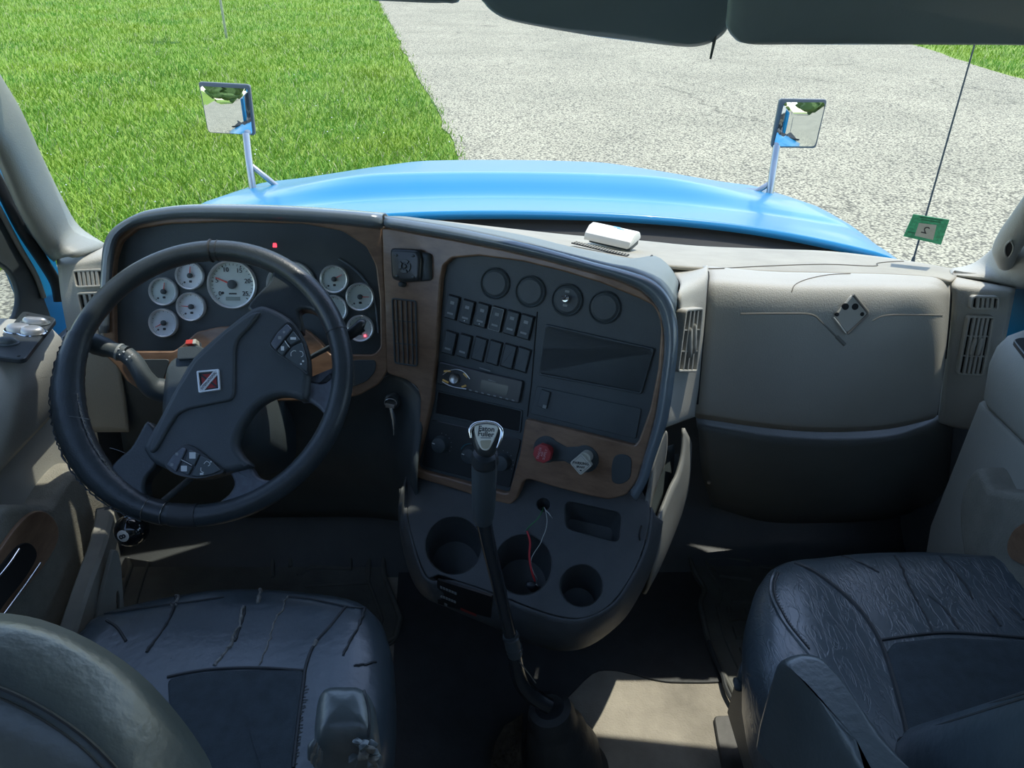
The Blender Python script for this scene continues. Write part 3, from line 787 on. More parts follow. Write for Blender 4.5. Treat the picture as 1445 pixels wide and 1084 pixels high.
# sun visors
VIS = material('dark slate visor vinyl', (0.19, 0.25, 0.275), 0.36, var=0.05, vscale=6, bump=0.1, bscale=300)
def visor(label, pxloop, Y, tilt, mat, thick=.02, bend=0):
    c = U(*pxloop[0], Y=Y); fr = Frame(c, Vector((0, -math.cos(tilt), -math.sin(tilt))))
    lp = [tuple(p)[:2] for p in cr1([(*fr.px(x, y), 0) for x, y in pxloop], 4, True)]
    t = thing('sun_visor', label, 'visor', c, 'sun visors')
    pillow('pad', lp, [(.004, -.012), (0, -.006), (0, .0), (.004, .006), (.02, .010)], mat, t, fr, 60)
    return t, fr
v, fr = visor('flat dark slate sun visor above the passenger side', [(1027, 20), (1026, 38), (1034, 52), (1050, 61), (1100, 62.5), (1250, 63), (1400, 62), (1520, 60), (1560, 30), (1560, -140), (1300, -160), (1060, -160), (1035, -60)], 1.00, .25, VIS)
tube('hinge_rod', [U(1030, -120, Y=1.02), U(1545, -125, Y=1.02)], .006, BLACK, v, 8)
VISG = material('glossy dark visor', (0.165, 0.22, 0.245), 0.16, var=0.04, vscale=6)
v, fr = visor('glossy dark sun visor hanging lowest in the middle of the windshield', [(672, -20), (683, 4), (697, 18), (716, 27), (760, 37), (830, 50), (900, 59), (955, 65), (985, 65), (1008, 58), (1024, 45), (1034, 25), (1046, -2), (1062, -60), (1070, -150), (860, -170), (680, -140)], 1.19, .30, VISG)
P = [U(1012, 38, Y=1.2), U(1008, 58, Y=1.205), U(1002.5, 83, Y=1.21)]
tube('pull_tab', P, [.0022, .0025, .0018], BLACK, v, 8)
visor('dark sun visor folded up over the driver side, only its rim showing', [(500, -2), (540, 1.2), (590, 3.2), (630, 3.4), (650, -2), (652, -60), (640, -150), (300, -160), (120, -120), (200, -30)], 1.19, .25, VIS)

# inspection sticker on the glass
P = [on_glass(x, y) for x, y in [(1275, 331), (1289, 300), (1340, 308), (1328, 343)]]
n = (P[2][0] - P[0][0]).cross(P[1][0] - P[3][0]).normalized()
if n.y > 0: n = -n
fs = Frame((P[0][0] + P[1][0] + P[2][0] + P[3][0]) / 4, n)
st = thing('inspection_sticker', 'green inspection sticker with a reversed numeral on the lower right windshield', 'sticker', fs.o)
prism('sticker_sheet', fs, fs.pxs([(1275, 331), (1289, 300), (1340, 308), (1328, 343)]), .004, .0052, material('green sticker print', (0.03, 0.30, 0.15), .6, var=.35, vscale=140), st)
prism('grey_patch', fs, fs.pxs([(1291, 330), (1297, 312), (1322, 315), (1317, 336)]), .0052, .0056, material('grey sticker print', (0.36, 0.38, 0.34), .6, var=.1, vscale=90), st)
a, b = fs.px(1306, 322.5); text('numeral', fs, '2', .026, a, b, .0058, INK, st, mirror=True, rot=-.15)
for k, (x0, y0, x1, y1) in enumerate([(1299, 303.5, 1330, 308), (1300, 307, 1328, 311), (1281, 324, 1291, 326)]):
    a0, b0 = fs.px(x0, y0); a1, b1 = fs.px(x1, y1)
    prism('print_line', fs, [(a0, b0), (a1, b1), (a1, b1 - .002), (a0, b0 - .002)], .0052, .0056, material('dark green print', (.01, .12, .06), .6), st)
# ------------------------------------------------------------------ dashboard planes
A_ = U(540, 310, Y=1.36); n_cl = Vector((0, -math.cos(math.radians(22)), math.sin(math.radians(22))))
CL = Frame(A_, n_cl)                                   # instrument cluster plane
S_ = CL.wp(549, 525); B_ = U(945, 400, Y=1.13)
n_ce = (B_ - A_).cross(A_ - S_).normalized()
if n_ce.y > 0: n_ce = -n_ce
CE = Frame(A_, n_ce)                                   # centre stack plane, turned to the driver

dash = thing('dashboard', 'tan and black wraparound truck dashboard with woodgrain trim', 'dashboard', (0, 1.4, 0))
# --- driver side brow over the gauges
lipb = [(148, 470), (149, 420), (151, 390), (154, 365), (161, 335), (185, 316), (227, 306), (268, 303), (330, 303.5), (400, 306), (470, 311), (541, 319)]
lipt = [(144, 470), (145, 420), (147.5, 375), (151, 343), (164, 323), (196, 304), (227, 296.5), (268, 292.5), (330, 292.5), (400, 294.5), (470, 299), (540, 305)]
def brow(name, fr, lipb, lipt, back, mat):
    cx, cy = (345, 430) if fr is CL else (770, 520)
    r0 = [fr.wp(x + 7 * (cx - x) / math.hypot(cx - x, cy - y), y + 7 * (cy - y) / math.hypot(cx - x, cy - y), -.012) for x, y in lipb]; r1 = [fr.wp(x, y, .030) for x, y in lipb]
    mid = [fr.wp((a[0] + b[0]) / 2, (a[1] + b[1]) / 2, .036) for a, b in zip(lipb, lipt)]
    r2 = [fr.wp(x, y, .026) for x, y in lipt]
    return r0, r1, mid, r2
r0, r1, mid, r2 = brow('brow', CL, lipb, lipt, None, BROW)
r3 = [p + Vector((0, .06, -.022)) for p in r2]; r4 = [p + Vector((0, .16, -.10)) for p in r2]
grid('brow', [r0, r1, mid, r2, r3, r4], BROW, dash, nu=4, nv=3, thick=.004, angle=70)
# --- centre brow
lipb2 = [(542, 319), (600, 329), (640, 336), (711, 350), (775, 365), (838, 382), (880, 395), (910, 410), (930, 431), (939, 458), (941, 490), (937, 530), (928, 590), (912, 645), (902, 678), (890, 698)]
lipt2 = [(541, 305), (600, 314), (640, 321), (711, 336), (775, 352), (838, 370), (885, 382), (920, 395), (942, 416), (954, 445), (957, 480), (953, 523), (943, 590), (925, 645), (913, 680), (898, 708)]
r0, r1, mid, r2 = brow('brow', CE, lipb2, lipt2, None, BROW)
grid('brow', [r0, r1, mid, r2], BROW, dash, nu=4, nv=3, thick=.004, angle=70)
# slate shelf behind the centre brow lip
back = [(600, 311, 1.52), (640, 316, 1.50), (700, 325.5, 1.46), (755, 336, 1.43), (807, 349, 1.39), (850, 357, 1.36), (894, 365, 1.33), (924, 361, 1.36), (945, 376, 1.31), (957, 396, 1.26)]
front = [(541, 305), (600, 314), (655, 324), (711, 336), (760, 348), (810, 362), (855, 374.5), (890, 383.5), (930, 403), (954, 440)]
rf = [CE.wp(x, y, .022) for x, y in front]; rb = [U(*p[:2], Y=p[2]) for p in back]
rm = [(a + b) / 2 + Vector((0, 0, .004)) for a, b in zip(rf, rb)]
grid('brow_shelf', [rf, rm, rb, [p + Vector((0, .05, -.03)) for p in rb]], material('slate vinyl shelf', (0.15, 0.185, 0.195), .5, var=.06, vscale=12, bump=.2, bscale=500), dash, nu=3, nv=3, thick=.004)
tube('shelf_seam', [U(892, 384.5, Y=1.175), U(905, 374.5, Y=1.25), U(920, 361, Y=1.35)], .0022, VOID, dash, 6)
tube('lip_seam', [CE.wp(541, 304.5, .03), CE.wp(541.5, 312, .034), CE.wp(542, 319, .032)], .0018, VOID, dash, 6)

# --- tan dash top
far = [(-.95, 1.44), (-.7, 1.54), (-.35, 1.63), (0, 1.665), (.35, 1.63), (.62, 1.565), (.80, 1.50), (.93, 1.44)]
def ztop(x, Y): return .752 - .012 * abs(x)
farpx = [(600, 309), (720, 322.5), (810, 332), (900, 339), (985, 347), (1080, 351), (1164, 354), (1240, 362), (1300, 371), (1345, 379)]
farY = [1.68, 1.68, 1.675, 1.665, 1.645, 1.62, 1.59, 1.54, 1.49, 1.445]
midpx = [(600, 310.5, 1.60), (720, 326, 1.58), (810, 341, 1.53), (885, 354, 1.48), (960, 363, 1.43), (1080, 368, 1.43), (1164, 371, 1.43), (1250, 377, 1.42), (1310, 383, 1.40), (1350, 389, 1.37)]
nearpx = [(600, 312, 1.51), (700, 326, 1.46), (807, 349.5, 1.38), (894, 365.5, 1.325), (944, 375, 1.315), (1085, 383, 1.325), (1164, 385, 1.325), (1250, 387, 1.32), (1315, 391, 1.31), (1342, 397, 1.30)]
dt_ = grid('dash_top', [[U(*p, Y=y) for p, y in zip(farpx, farY)], [U(*p[:2], Y=p[2]) for p in midpx], [U(*p[:2], Y=p[2]) for p in nearpx]], TANDUST, dash, nu=5, nv=6, thick=.006, flip=True)
rows = [[Vector((x, 1.685 - .24 * (x / .97) ** 2, .752)) for x in np.linspace(-.93, .12, 8)], [Vector((x, 1.56 - .12 * x * x, .77)) for x in np.linspace(-.90, .12, 8)], [Vector((x, 1.44 - .02 * x, .775)) for x in np.linspace(-.88, .12, 8)], [Vector((x, 1.40, .70)) for x in np.linspace(-.88, .12, 8)]]
grid('dash_top', rows, TANDUST, dash, nu=3, nv=3, thick=.006, flip=True)
# --- passenger pad and door
pad = [[(992, 375, 1.33), (1085, 383, 1.325), (1164, 385, 1.325), (1250, 387, 1.32), (1315, 391, 1.31), (1341, 397, 1.315)],
       [(998, 388, 1.285), (1085, 395, 1.28), (1164, 397, 1.28), (1250, 397, 1.28), (1313, 399, 1.28), (1343, 410, 1.30)],
       [(997, 402, 1.255), (1085, 408, 1.25), (1164, 410, 1.25), (1250, 410, 1.25), (1312, 412, 1.25), (1343, 424, 1.295)],
       [(994, 440, 1.235), (1085, 442, 1.23), (1164, 444, 1.23), (1250, 444, 1.23), (1314, 444, 1.235), (1341, 460, 1.29)],
       [(989, 500, 1.225), (1083, 504, 1.22), (1164, 506, 1.22), (1250, 504, 1.22), (1316, 502, 1.235), (1335, 508, 1.28)],
       [(983, 572, 1.222), (1080, 586, 1.218), (1164, 592, 1.216), (1250, 588, 1.22), (1312, 574, 1.24), (1326, 565, 1.265)],
       [(981, 586, 1.235), (1080, 600, 1.23), (1164, 606, 1.23), (1250, 602, 1.232), (1312, 589, 1.25), (1323, 583, 1.27)],
       [(982, 590, 1.27), (1080, 604, 1.27), (1164, 610, 1.27), (1250, 606, 1.27), (1310, 593, 1.28), (1321, 588, 1.29)]]
gp = grid('glovebox_pad', [[U(*p[:2], Y=p[2]) for p in r] for r in pad], TAN, dash, nu=6, nv=6, thick=.006)
# seams, ribs and the bare badge patch laid on the pad
gb = bvh(gp)
drape('seam', gb, [(999, 384), (999.5, 392), (998, 404), (995, 440), (990, 500), (984, 570)], .0022, VOID, gp)
drape('seam', gb, [(1341, 402), (1341.5, 412), (1341.5, 426), (1339, 460), (1334, 506)], .0020, VOID, gp)
dtb = bvh(dt_)
for b_ in (dtb, gb): drape('seam', b_, [(944, 376), (970, 379), (1010, 379.5), (1080, 376), (1164, 373.5), (1232, 376), (1238, 372), (1255, 370), (1275, 369)], .0013, material('seam shadow', (.10, .095, .08), .8), gp)
GRV = material('groove shade vinyl', (0.20, .20, .18), .8)  # darker colour stands in for the shade inside the pad grooves
drape('groove', gb, [(1045, 443), (1110, 442.5), (1145, 444), (1160, 455), (1178, 473), (1192, 486)], .0020, GRV, gp, -.0006)
drape('groove', gb, [(1180, 475), (1186, 481), (1192, 487)], .005, GRV, gp, -.003)
drape('groove', gb, [(1231, 453), (1243, 447), (1260, 444.5), (1300, 444.5), (1330, 445)], .0018, GRV, gp, -.0006)
drape('hairline_crack', gb, [(1117, 412), (1122, 402), (1140, 394), (1170, 388), (1200, 386.5)], .0009, material('crack shadow', (.14, .13, .11), .8), gp)
ec = [(1186, 428), (1214, 428), (1212, 456), (1184, 456)]
gr, lf = surf_frame(gb, ec)
em = roundpoly(gr.pxs([(1203, 415), (1225, 442), (1194, 471), (1176, 446)], lf), .008, 4)
prism('badge_patch', gr, em, lf - .01, lf + .003, material('bare badge patch', (0.43, .425, .375), .7), gp, .002)
for (x, y, r) in [(1193.5, 433, .0062), (1207, 433, .0062), (1181.5, 444, .0038), (1217, 443.5, .0038)]:
    a, b = gr.px(x, y, lf + .004); lathe('stud_hole', gr, a, b, [(r, lf), (r, lf + .0034), (r * .7, lf + .0035)], VOID, gp, 14)
tube('badge_edge', [gr.wp(1177, 448, lf + .003), gr.wp(1194, 470, lf + .003)], .0012, WHITE, gp, 6)
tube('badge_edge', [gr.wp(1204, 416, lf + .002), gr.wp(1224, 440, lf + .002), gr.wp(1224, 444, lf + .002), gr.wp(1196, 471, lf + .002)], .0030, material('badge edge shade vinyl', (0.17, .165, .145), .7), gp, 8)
# --- passenger knee panel
kn = [[(983, 588, 1.30), (1080, 602, 1.30), (1164, 608, 1.30), (1250, 604, 1.30), (1322, 586, 1.31), (1345, 590, 1.33)],
      [(985, 600, 1.262), (1080, 617, 1.26), (1164, 623, 1.26), (1250, 620, 1.26), (1310, 604, 1.27), (1345, 610, 1.32)],
      [(987, 622, 1.262), (1080, 640, 1.26), (1164, 646, 1.26), (1250, 642, 1.265), (1310, 628, 1.28), (1342, 640, 1.33)],
      [(990, 665, 1.29), (1080, 685, 1.285), (1164, 690, 1.285), (1250, 686, 1.29), (1305, 670, 1.31), (1338, 690, 1.35)],
      [(1000, 700, 1.34), (1080, 724, 1.335), (1164, 728, 1.335), (1250, 722, 1.34), (1300, 705, 1.36), (1335, 730, 1.40)],
      [(1005, 715, 1.42), (1080, 736, 1.42), (1164, 738, 1.42), (1250, 733, 1.42), (1300, 722, 1.44), (1335, 745, 1.46)]]
KNEE = material('dark grey green knee panel', (0.14, 0.15, 0.14), .5, var=.06, vscale=8, bump=.25, bscale=400)
kp = grid('knee_panel', [[U(*p[:2], Y=p[2]) for p in r] for r in kn], KNEE, dash, nu=6, nv=6, thick=.006)
a = Frame(U(1000.5, 681, Y=1.285), (-.2, -1, 0)); lathe('screw', a, 0, 0, [(.004, -.004), (.004, .002), (.002, .003)], STEEL, kp, 12)
# --- column of vents between centre stack and pad
vc = [[(930, 366, 1.40), (965, 370, 1.40), (1000, 373, 1.39)], [(957, 394, 1.27), (975, 385, 1.30), (998, 376, 1.325)], [(959, 412, 1.17), (976, 404, 1.22), (999, 390, 1.27)], [(960, 440, 1.15), (977, 430, 1.20), (997, 420, 1.24)],
      [(957, 480, 1.135), (974, 480, 1.18), (992, 480, 1.222)], [(950, 530, 1.115), (966, 535, 1.165), (986, 545, 1.215)], [(940, 596, 1.095), (958, 590, 1.15), (981, 582, 1.21)], [(938, 604, 1.12), (957, 597, 1.17), (981, 588, 1.23)]]
colb = bvh(grid('vent_column', [[U(*p[:2], Y=p[2]) for p in r] for r in vc], TAN, dash, nu=5, nv=5, thick=.006))
vr = [[(1344, 384, 1.42), (1390, 393, 1.42), (1434, 401, 1.42)], [(1343, 398, 1.325), (1390, 404, 1.32), (1433, 409, 1.32)], [(1344, 420, 1.305), (1388, 425, 1.30), (1430, 425, 1.30)], [(1342, 470, 1.295), (1382, 480, 1.29), (1419, 480, 1.29)],
      [(1333, 530, 1.285), (1372, 535, 1.28), (1406, 535, 1.28)], [(1325, 590, 1.285), (1360, 598, 1.28), (1389, 598, 1.28)], [(1325, 598, 1.31), (1360, 606, 1.31), (1387, 606, 1.31)]]
corb = bvh(grid('vent_column', [[U(*p[:2], Y=p[2]) for p in r] for r in vr], TAN, dash, nu=5, nv=5, thick=.006))
vl = [[(80, 364, 1.45), (115, 354, 1.46), (150, 347, 1.46)], [(80, 371, 1.385), (115, 366, 1.38), (150, 360, 1.375)], [(82, 384, 1.365), (118, 384, 1.36), (152, 382, 1.36)], [(88, 432, 1.34), (122, 432, 1.335), (157, 432, 1.335)],
      [(102, 500, 1.315), (134, 500, 1.31), (166, 500, 1.31)], [(116, 560, 1.30), (146, 560, 1.295), (176, 560, 1.295)], [(128, 610, 1.29), (155, 610, 1.285), (182, 610, 1.285)]]
colv = bvh(grid('vent_column', [[U(*p[:2], Y=p[2]) for p in r] for r in vl], TAN, dash, nu=5, nv=5, thick=.006))
def vent(corners, bv, nslat, mat, fmat, bars=0, tab=True, rim=.0045):
    """corners: ul, ur, lr, ll pixels on the surface bv"""
    fr, mx_ = surf_frame(bv, corners); lift = mx_ + .008
    c = [fr.px(*q, h=lift) for q in corners]
    outer = roundpoly(c, .008, 4); hole = inset(outer, rim)
    v = plate('air_vent', fr, [outer, hole], -.008, lift + .003, fmat, dash, .0015)
    prism('vent_back', fr, inset(outer, rim * .5), -.008, lift - .0042, VOID, v)
    lerp = lambda p, q, t: (p[0] + (q[0] - p[0]) * t, p[1] + (q[1] - p[1]) * t)
    ic = [lerp(c[k], lerp(c[0], c[2], .5), .0) for k in range(4)]
    w = math.hypot(c[1][0] - c[0][0], c[1][1] - c[0][1]); m = rim / w
    for k in range(1, nslat + 1):
        t = m + (1 - 2 * m) * k / (nslat + 1)
        top, bot = lerp(c[0], c[1], t), lerp(c[3], c[2], t)
        top, bot = lerp(top, bot, .03), lerp(bot, top, .03)
        sw = w * (.048 if nslat > 3 else .04)
        prism('slat', fr, [(bot[0] - sw, bot[1]), (bot[0] + sw, bot[1]), (top[0] + sw, top[1]), (top[0] - sw, top[1])], lift - .0035, lift + .0025, mat, v, .0006)
    for k in range(1, bars + 1):
        t = k / (bars + 1); l, r = lerp(c[0], c[3], t), lerp(c[1], c[2], t)
        l, r = lerp(l, r, m), lerp(r, l, m)
        prism('cross_bar', fr, [(l[0], l[1] - .0012), (r[0], r[1] - .0012), (r[0], r[1] + .0012), (l[0], l[1] + .0012)], lift - .0035, lift + .0015, mat, v)
    if tab:
        q = lerp(lerp(c[0], c[3], .5), lerp(c[1], c[2], .5), .5)
        for s in (-1, 1):
            pillow('louvre_tab', oval2(q[0] + s * w * .12, q[1], w * .075, w * .38), [(0, lift), (.001, lift + .005), (.003, lift + .007)], mat, v, fr)
    return v
def oval2(a, b, rx, ry, n=16): return [(a + rx * math.cos(t), b + ry * math.sin(t)) for t in np.linspace(0, 2 * math.pi, n + 1)[:-1]]
VSL = material('grey vent slat', (0.30, 0.30, 0.27), .5, var=.05)
vent([(967, 436), (991, 434), (982, 525), (955, 525)], colb, 3, VSL, TAN, 2)
vent([(1371, 417), (1411, 418), (1409, 438), (1368, 437)], corb, 4, TAN, TAN, 0, False)
vent([(1366, 445), (1404, 446), (1388, 531), (1350, 529)], corb, 4, TAN, TAN, 2)
vent([(102, 381), (146, 379), (148, 405), (106, 407)], colv, 5, TAN, TAN, 0, False)
vent([(108, 413), (152, 411), (165, 492), (125, 494)], colv, 4, TAN, TAN, 1, False)
# --- driver side lower dash
ld = [[(160, 500, 1.312), (230, 548, 1.285), (330, 556, 1.28), (430, 556, 1.28), (510, 548, 1.285), (560, 528, 1.29), (598, 560, 1.22)],
      [(165, 560, 1.31), (230, 590, 1.29), (330, 600, 1.285), (430, 600, 1.285), (510, 590, 1.28), (560, 580, 1.26), (592, 610, 1.17)],
      [(175, 640, 1.32), (230, 660, 1.31), (330, 670, 1.30), (430, 670, 1.29), (510, 660, 1.27), (555, 660, 1.22), (585, 670, 1.12)],
      [(190, 700, 1.42), (240, 720, 1.40), (330, 730, 1.38), (430, 730, 1.36), (510, 730, 1.33), (560, 735, 1.27), (590, 740, 1.14)]]
lp = grid('lower_panel', [[U(*p[:2], Y=p[2]) for p in r] for r in ld], BLACK, dash, nu=5, nv=5, thick=.006)

# --- defroster grille and transponder on the dash top
p0, p1, p2 = U(806, 343.5, Y=1.415), U(886, 362.5, Y=1.355), U(812, 342, Y=1.43)
dg = obj('defroster_slot', [U(806, 344.5, Y=1.412) + Vector((0, 0, .002)), U(812, 342.5, Y=1.43) + Vector((0, 0, .002)), U(888, 361, Y=1.365) + Vector((0, 0, .002)), U(884, 363.5, Y=1.352) + Vector((0, 0, .002))], [(0, 1, 2, 3)], VOID, dash, False)
m = dg.modifiers.new('thickness', 'SOLIDIFY'); m.thickness = .002; m.offset = 0
for k in range(20):
    t = (k + .5) / 20
    a = U(806, 344.5, Y=1.412).lerp(U(884, 363.5, Y=1.352), t); b = U(812, 342.5, Y=1.43).lerp(U(888, 361, Y=1.365), t)
    tube('slat', [a + Vector((0, 0, .0035)), b + Vector((0, 0, .0035))], .0012, TANDUST, dg, 5)
tp0 = U(868, 343, Y=1.50)
tpd = thing('toll_transponder', 'small white plastic transponder box lying on the dusty dash top', 'transponder', U(868, 345, Y=1.49))
l_, r_ = U(835, 337, Y=1.535), U(895, 345, Y=1.485)
ex = (r_ - l_); wid = ex.length; ex.normalize(); nz = Vector((0, -.05, 1)).normalized(); ey = nz.cross(ex)
fb = Frame((l_ + r_) / 2 + Vector((0, 0, -.004)), nz, ey)
WB = wid / 2 + .003
prism('base_plate', fb, rrect(-WB * .92, -.02, WB * .92, .03, .006), 0, .010, BLACK, tpd, .001)
tf = Frame(fb.o, fb.ex, fb.n)          # profile swept along the box: a = -(ey), b = up
prof = [(-.034, .010), (.030, .010), (.031, .018), (.024, .028), (.008, .034), (-.012, .034), (-.030, .024), (-.034, .016)]
V, F = prism_geo(Frame(fb.o - fb.ex * WB, fb.ex, fb.n), prof, 0, WB * 2, .006, 2)
obj('case', V, F, WHITE, tpd, True, 30)
ft = fb.moved(.0345)
BLUEP = material('pale blue print', (.25, .55, .75), .6)
for a0, b0, a1, b1 in [(-.004, .006, .012, .009), (.006, .001, .022, .004)]:
    prism('print_mark', ft, rrect(a0, b0, a1, b1, .001, 2), -.0005, .0004, BLUEP, tpd)
# ------------------------------------------------------------------ instrument cluster
ic = thing('instrument_cluster', 'black gauge cluster framed in woodgrain behind the steering wheel', 'gauge cluster', CL.wp(340, 500))
wo_out = [(150, 500), (148.5, 440), (149, 396), (152, 366), (159, 337), (185, 317), (227, 307), (268, 304), (330, 304), (400, 306.5), (470, 311.5), (540.5, 320), (544, 420), (548, 522), (536, 541), (508, 557), (470, 565), (300, 565), (245, 560), (205, 553), (181, 536), (168, 516)]
wo_in = [(164, 430), (163, 395), (166, 365), (174, 341), (197, 323), (241, 316), (330, 313), (430, 316), (484, 326), (518, 348), (531, 374), (537, 424), (538, 490), (528, 500), (468, 500), (455, 483), (435, 466), (400, 458), (310, 461), (280, 468), (258, 488), (248, 495), (176, 495), (165, 487)]
plate('wood_surround', CL, [roundpoly(CL.pxs(wo_out), .006, 2), roundpoly(CL.pxs(wo_in), .006, 2)], -.012, .010, WOOD, ic, .003)
gp_ = prism('gauge_panel', CL, CL.pxs([(156, 500), (153, 360), (190, 318), (260, 306), (500, 312), (540, 330), (543, 505), (470, 510), (440, 480), (300, 476), (262, 500)]), -.02, -.004, BLACK, ic)
tube('panel_rim', [CL.wp(x, y, -.002) for x, y in [(478, 365), (500, 380), (520, 403), (530, 430), (534, 470)]], .0025, BROW, ic, 8, 4)
for lp_ in ([(172, 507), (240, 507), (228, 546), (207, 543), (186, 530)], [(500, 508), (531, 508), (530, 524), (518, 538), (498, 546), (470, 548), (468, 520)]):
    prism('blank_panel', CL, roundpoly(CL.pxs(lp_, .011), .008, 3), .004, .012, BLACK, ic, .001)
def gauge(px, py, rpx, ang, big=False, ticks=7, dialm=None):
    a, b = CL.px(px, py); r = (CL.px(px + rpx, py)[0] - CL.px(px - rpx, py)[0]) / 2
    t = .0022 if not big else .0028
    g = lathe('gauge_ring', CL, a, b, [(r + .0015, -.005), (r + .0015, .004), (r, .0065), (r - t, .005), (r - t, -.003)], GRING, ic, 40, False)
    dl = lathe('dial_face', CL, a, b, [(r - t * .8, -.0045), (r - t * .8, -.0015)], dialm or (DIALG if big else DIAL), g, 36)
    mb = MB(); N_ = 26 if big else 13
    for k in range(N_):
        th = math.radians(225 - 270 * k / (N_ - 1)); c, s = math.cos(th), math.sin(th); w = r * (.010 if k % (5 if big else 3) else .02)
        r0, r1 = r * .80, r * .88
        mb.add([CL.w(a + c * r0 - s * w, b + s * r0 + c * w, -.0012), CL.w(a + c * r0 + s * w, b + s * r0 - c * w, -.0012), CL.w(a + c * r1 + s * w, b + s * r1 - c * w, -.0012), CL.w(a + c * r1 - s * w, b + s * r1 + c * w, -.0012)], [(0, 1, 2, 3)])
    mb.build('tick_marks', INK, g, False)
    th = math.radians(ang); c, s = math.cos(th), math.sin(th); L_ = r * (.74 if big else .68); w = r * .035
    V, F = prism_geo(CL, [(a - s * w, b + c * w), (a + s * w, b - c * w), (a + c * L_ + s * w * .5, b + s * L_ - c * w * .5), (a + c * L_ - s * w * .5, b + s * L_ + c * w * .5)], .0005, .002)
    obj('needle', V, F, NEEDLE, g, False)
    lathe('needle_hub', CL, a, b, [(r * .19, -.001), (r * .19, .003), (r * .13, .004)], BLACK, g, 20)
    return a, b, r, g
for (x, y, r, an, dm) in [(230.6, 411.5, 19, 78, DIALG), (268, 389, 19, 84, DIAL), (269.7, 433, 19.5, 175, DIAL), (231, 455.8, 19.5, 207, DIAL), (471.5, 394, 19, 30, DIALG), (508, 419, 19, 0, DIALG), (470.5, 436.5, 19, 150, DIALG), (508.5, 463.5, 18, 200, DIALG)]:
    a, b, rr, g = gauge(x, y, r, an, dialm=dm)
    prism('symbol', CL, rrect(a - rr * .10, b - rr * .52, a + rr * .10, b - rr * .36, rr * .04, 2), -.0015, -.0008, INK, g)
    prism('symbol', CL, circ(a - rr * .45, b - rr * .5, rr * .07, 8), -.0015, -.0008, INK, g)
    if x > 505 and y > 450:
        q = CL.px(515, 474); prism('warning_lamp', CL, circ(q[0], q[1], .0022, 10), -.0015, .0, material('red lamp', (.8, .05, .08), .4, emit=(1, .08, .12), estr=3), g)
a, b, rr, g = gauge(327.5, 401.5, 33.5, 157, True)
for s, an in (('0', 216), ('5', 166), ('10', 112), ('15', 61), ('20', 12), ('25', -36)):
    th = math.radians(an); text('numeral', CL, s, rr * .27, a + rr * .66 * math.cos(th), b + rr * .66 * math.sin(th), -.0008, INK, g)
prism('odometer_window', CL, rrect(a - rr * .3, b - rr * .68, a + rr * .3, b - rr * .52, .001, 2), -.0015, -.0006, material('lcd window', (.25, .31, .28), .4), g)
prism('symbol', CL, circ(a - rr * .42, b - rr * .36, rr * .06, 8), -.0015, -.0008, INK, g)
prism('symbol', CL, rrect(a - rr * .16, b - rr * .42, a + rr * .16, b - rr * .36, .0005, 2), -.0015, -.0008, INK, g)
a, b, rr, g = gauge(411, 403, 33.5, 225, True)
for s, an in (('0', 216), ('20', 166), ('40', 112), ('60', 61), ('80', 12)):
    th = math.radians(an); text('numeral', CL, s, rr * .24, a + rr * .66 * math.cos(th), b + rr * .66 * math.sin(th), -.0008, INK, g)
q = CL.px(387, 346)
prism('warning_symbol', CL, roundpoly([(q[0] - .004, q[1] - .004), (q[0] + .004, q[1] - .004), (q[0] + .003, q[1] + .004), (q[0] - .003, q[1] + .004)], .0012, 2), -.004, -.003, material('red warning lamp', (.7, .03, .05), .4, emit=(1, .05, .08), estr=2.0), ic)

# ------------------------------------------------------------------ centre stack
cs = thing('center_stack', 'woodgrain centre panel with switches, radio and heater controls', 'control panel', CE.wp(700, 700))
co = [(542, 320), (600, 331), (640, 338), (711, 352), (775, 367), (838, 384), (880, 397), (909, 411), (929, 432), (938, 458), (940, 490), (936, 530), (926, 590), (911, 645), (901, 676), (886, 696), (862, 703), (830, 697), (780, 684), (748, 674), (740, 678), (731, 703), (722, 711), (690, 703), (640, 687), (592, 673), (579, 664), (578, 650), (583, 630), (593, 604), (596, 585), (596.5, 560), (592, 545), (577, 535), (549.5, 526), (546, 420)]
ci = [(618, 500), (625, 395), (629, 375), (641, 364), (679, 361), (740, 369), (797, 383), (850, 399), (902, 420), (922, 430), (932, 445), (934, 466), (930, 520), (919, 575), (903, 620), (897, 627), (820, 608), (744, 590), (736, 640), (721, 693), (714, 694), (594, 662), (590, 655), (604, 600), (612, 565)]
vh = [(554, 421), (588, 424), (590, 505), (588, 517), (572, 517), (557, 513)]
plate('wood_panel', CE, [roundpoly(CE.pxs(co), .006, 3), roundpoly(CE.pxs(ci), .004, 3)], -.012, .010, WOOD, cs, .003)
face = prism('face_plate', CE, inset(CE.pxs(ci), -.006), -.022, -.004, BLACK, cs)
cq = lambda pts, h=0: CE.pxs(pts, h)
# centre vent in the wood
vo = roundpoly(cq([(553, 420), (588, 424), (590, 518), (557, 513)], .01), .006, 3)
cv = plate('air_vent', CE, [vo, inset(vo, .003)], .006, .013, BLACK, cs, .001)
prism('vent_back', CE, inset(vo, .001), .004, .0095, VOID, cv)
for k in range(1, 5):
    t = k / 5; top = CE.px(553 + 35 * t, 423 + 3 * t, .01); bot = CE.px(557 + 33 * t, 511 + 4 * t, .01)
    prism('slat', CE, [(bot[0] - .001, bot[1]), (bot[0] + .001, bot[1]), (top[0] + .001, top[1]), (top[0] - .001, top[1])], .009, .013, DARKGREY, cv)
for yy in (452, 484):
    l = CE.px(556, yy, .01); r = CE.px(588, yy + 3, .01)
    prism('cross_bar', CE, [(l[0], l[1] - .001), (r[0], r[1] - .001), (r[0], r[1] + .001), (l[0], l[1] + .001)], .009, .012, DARKGREY, cv)
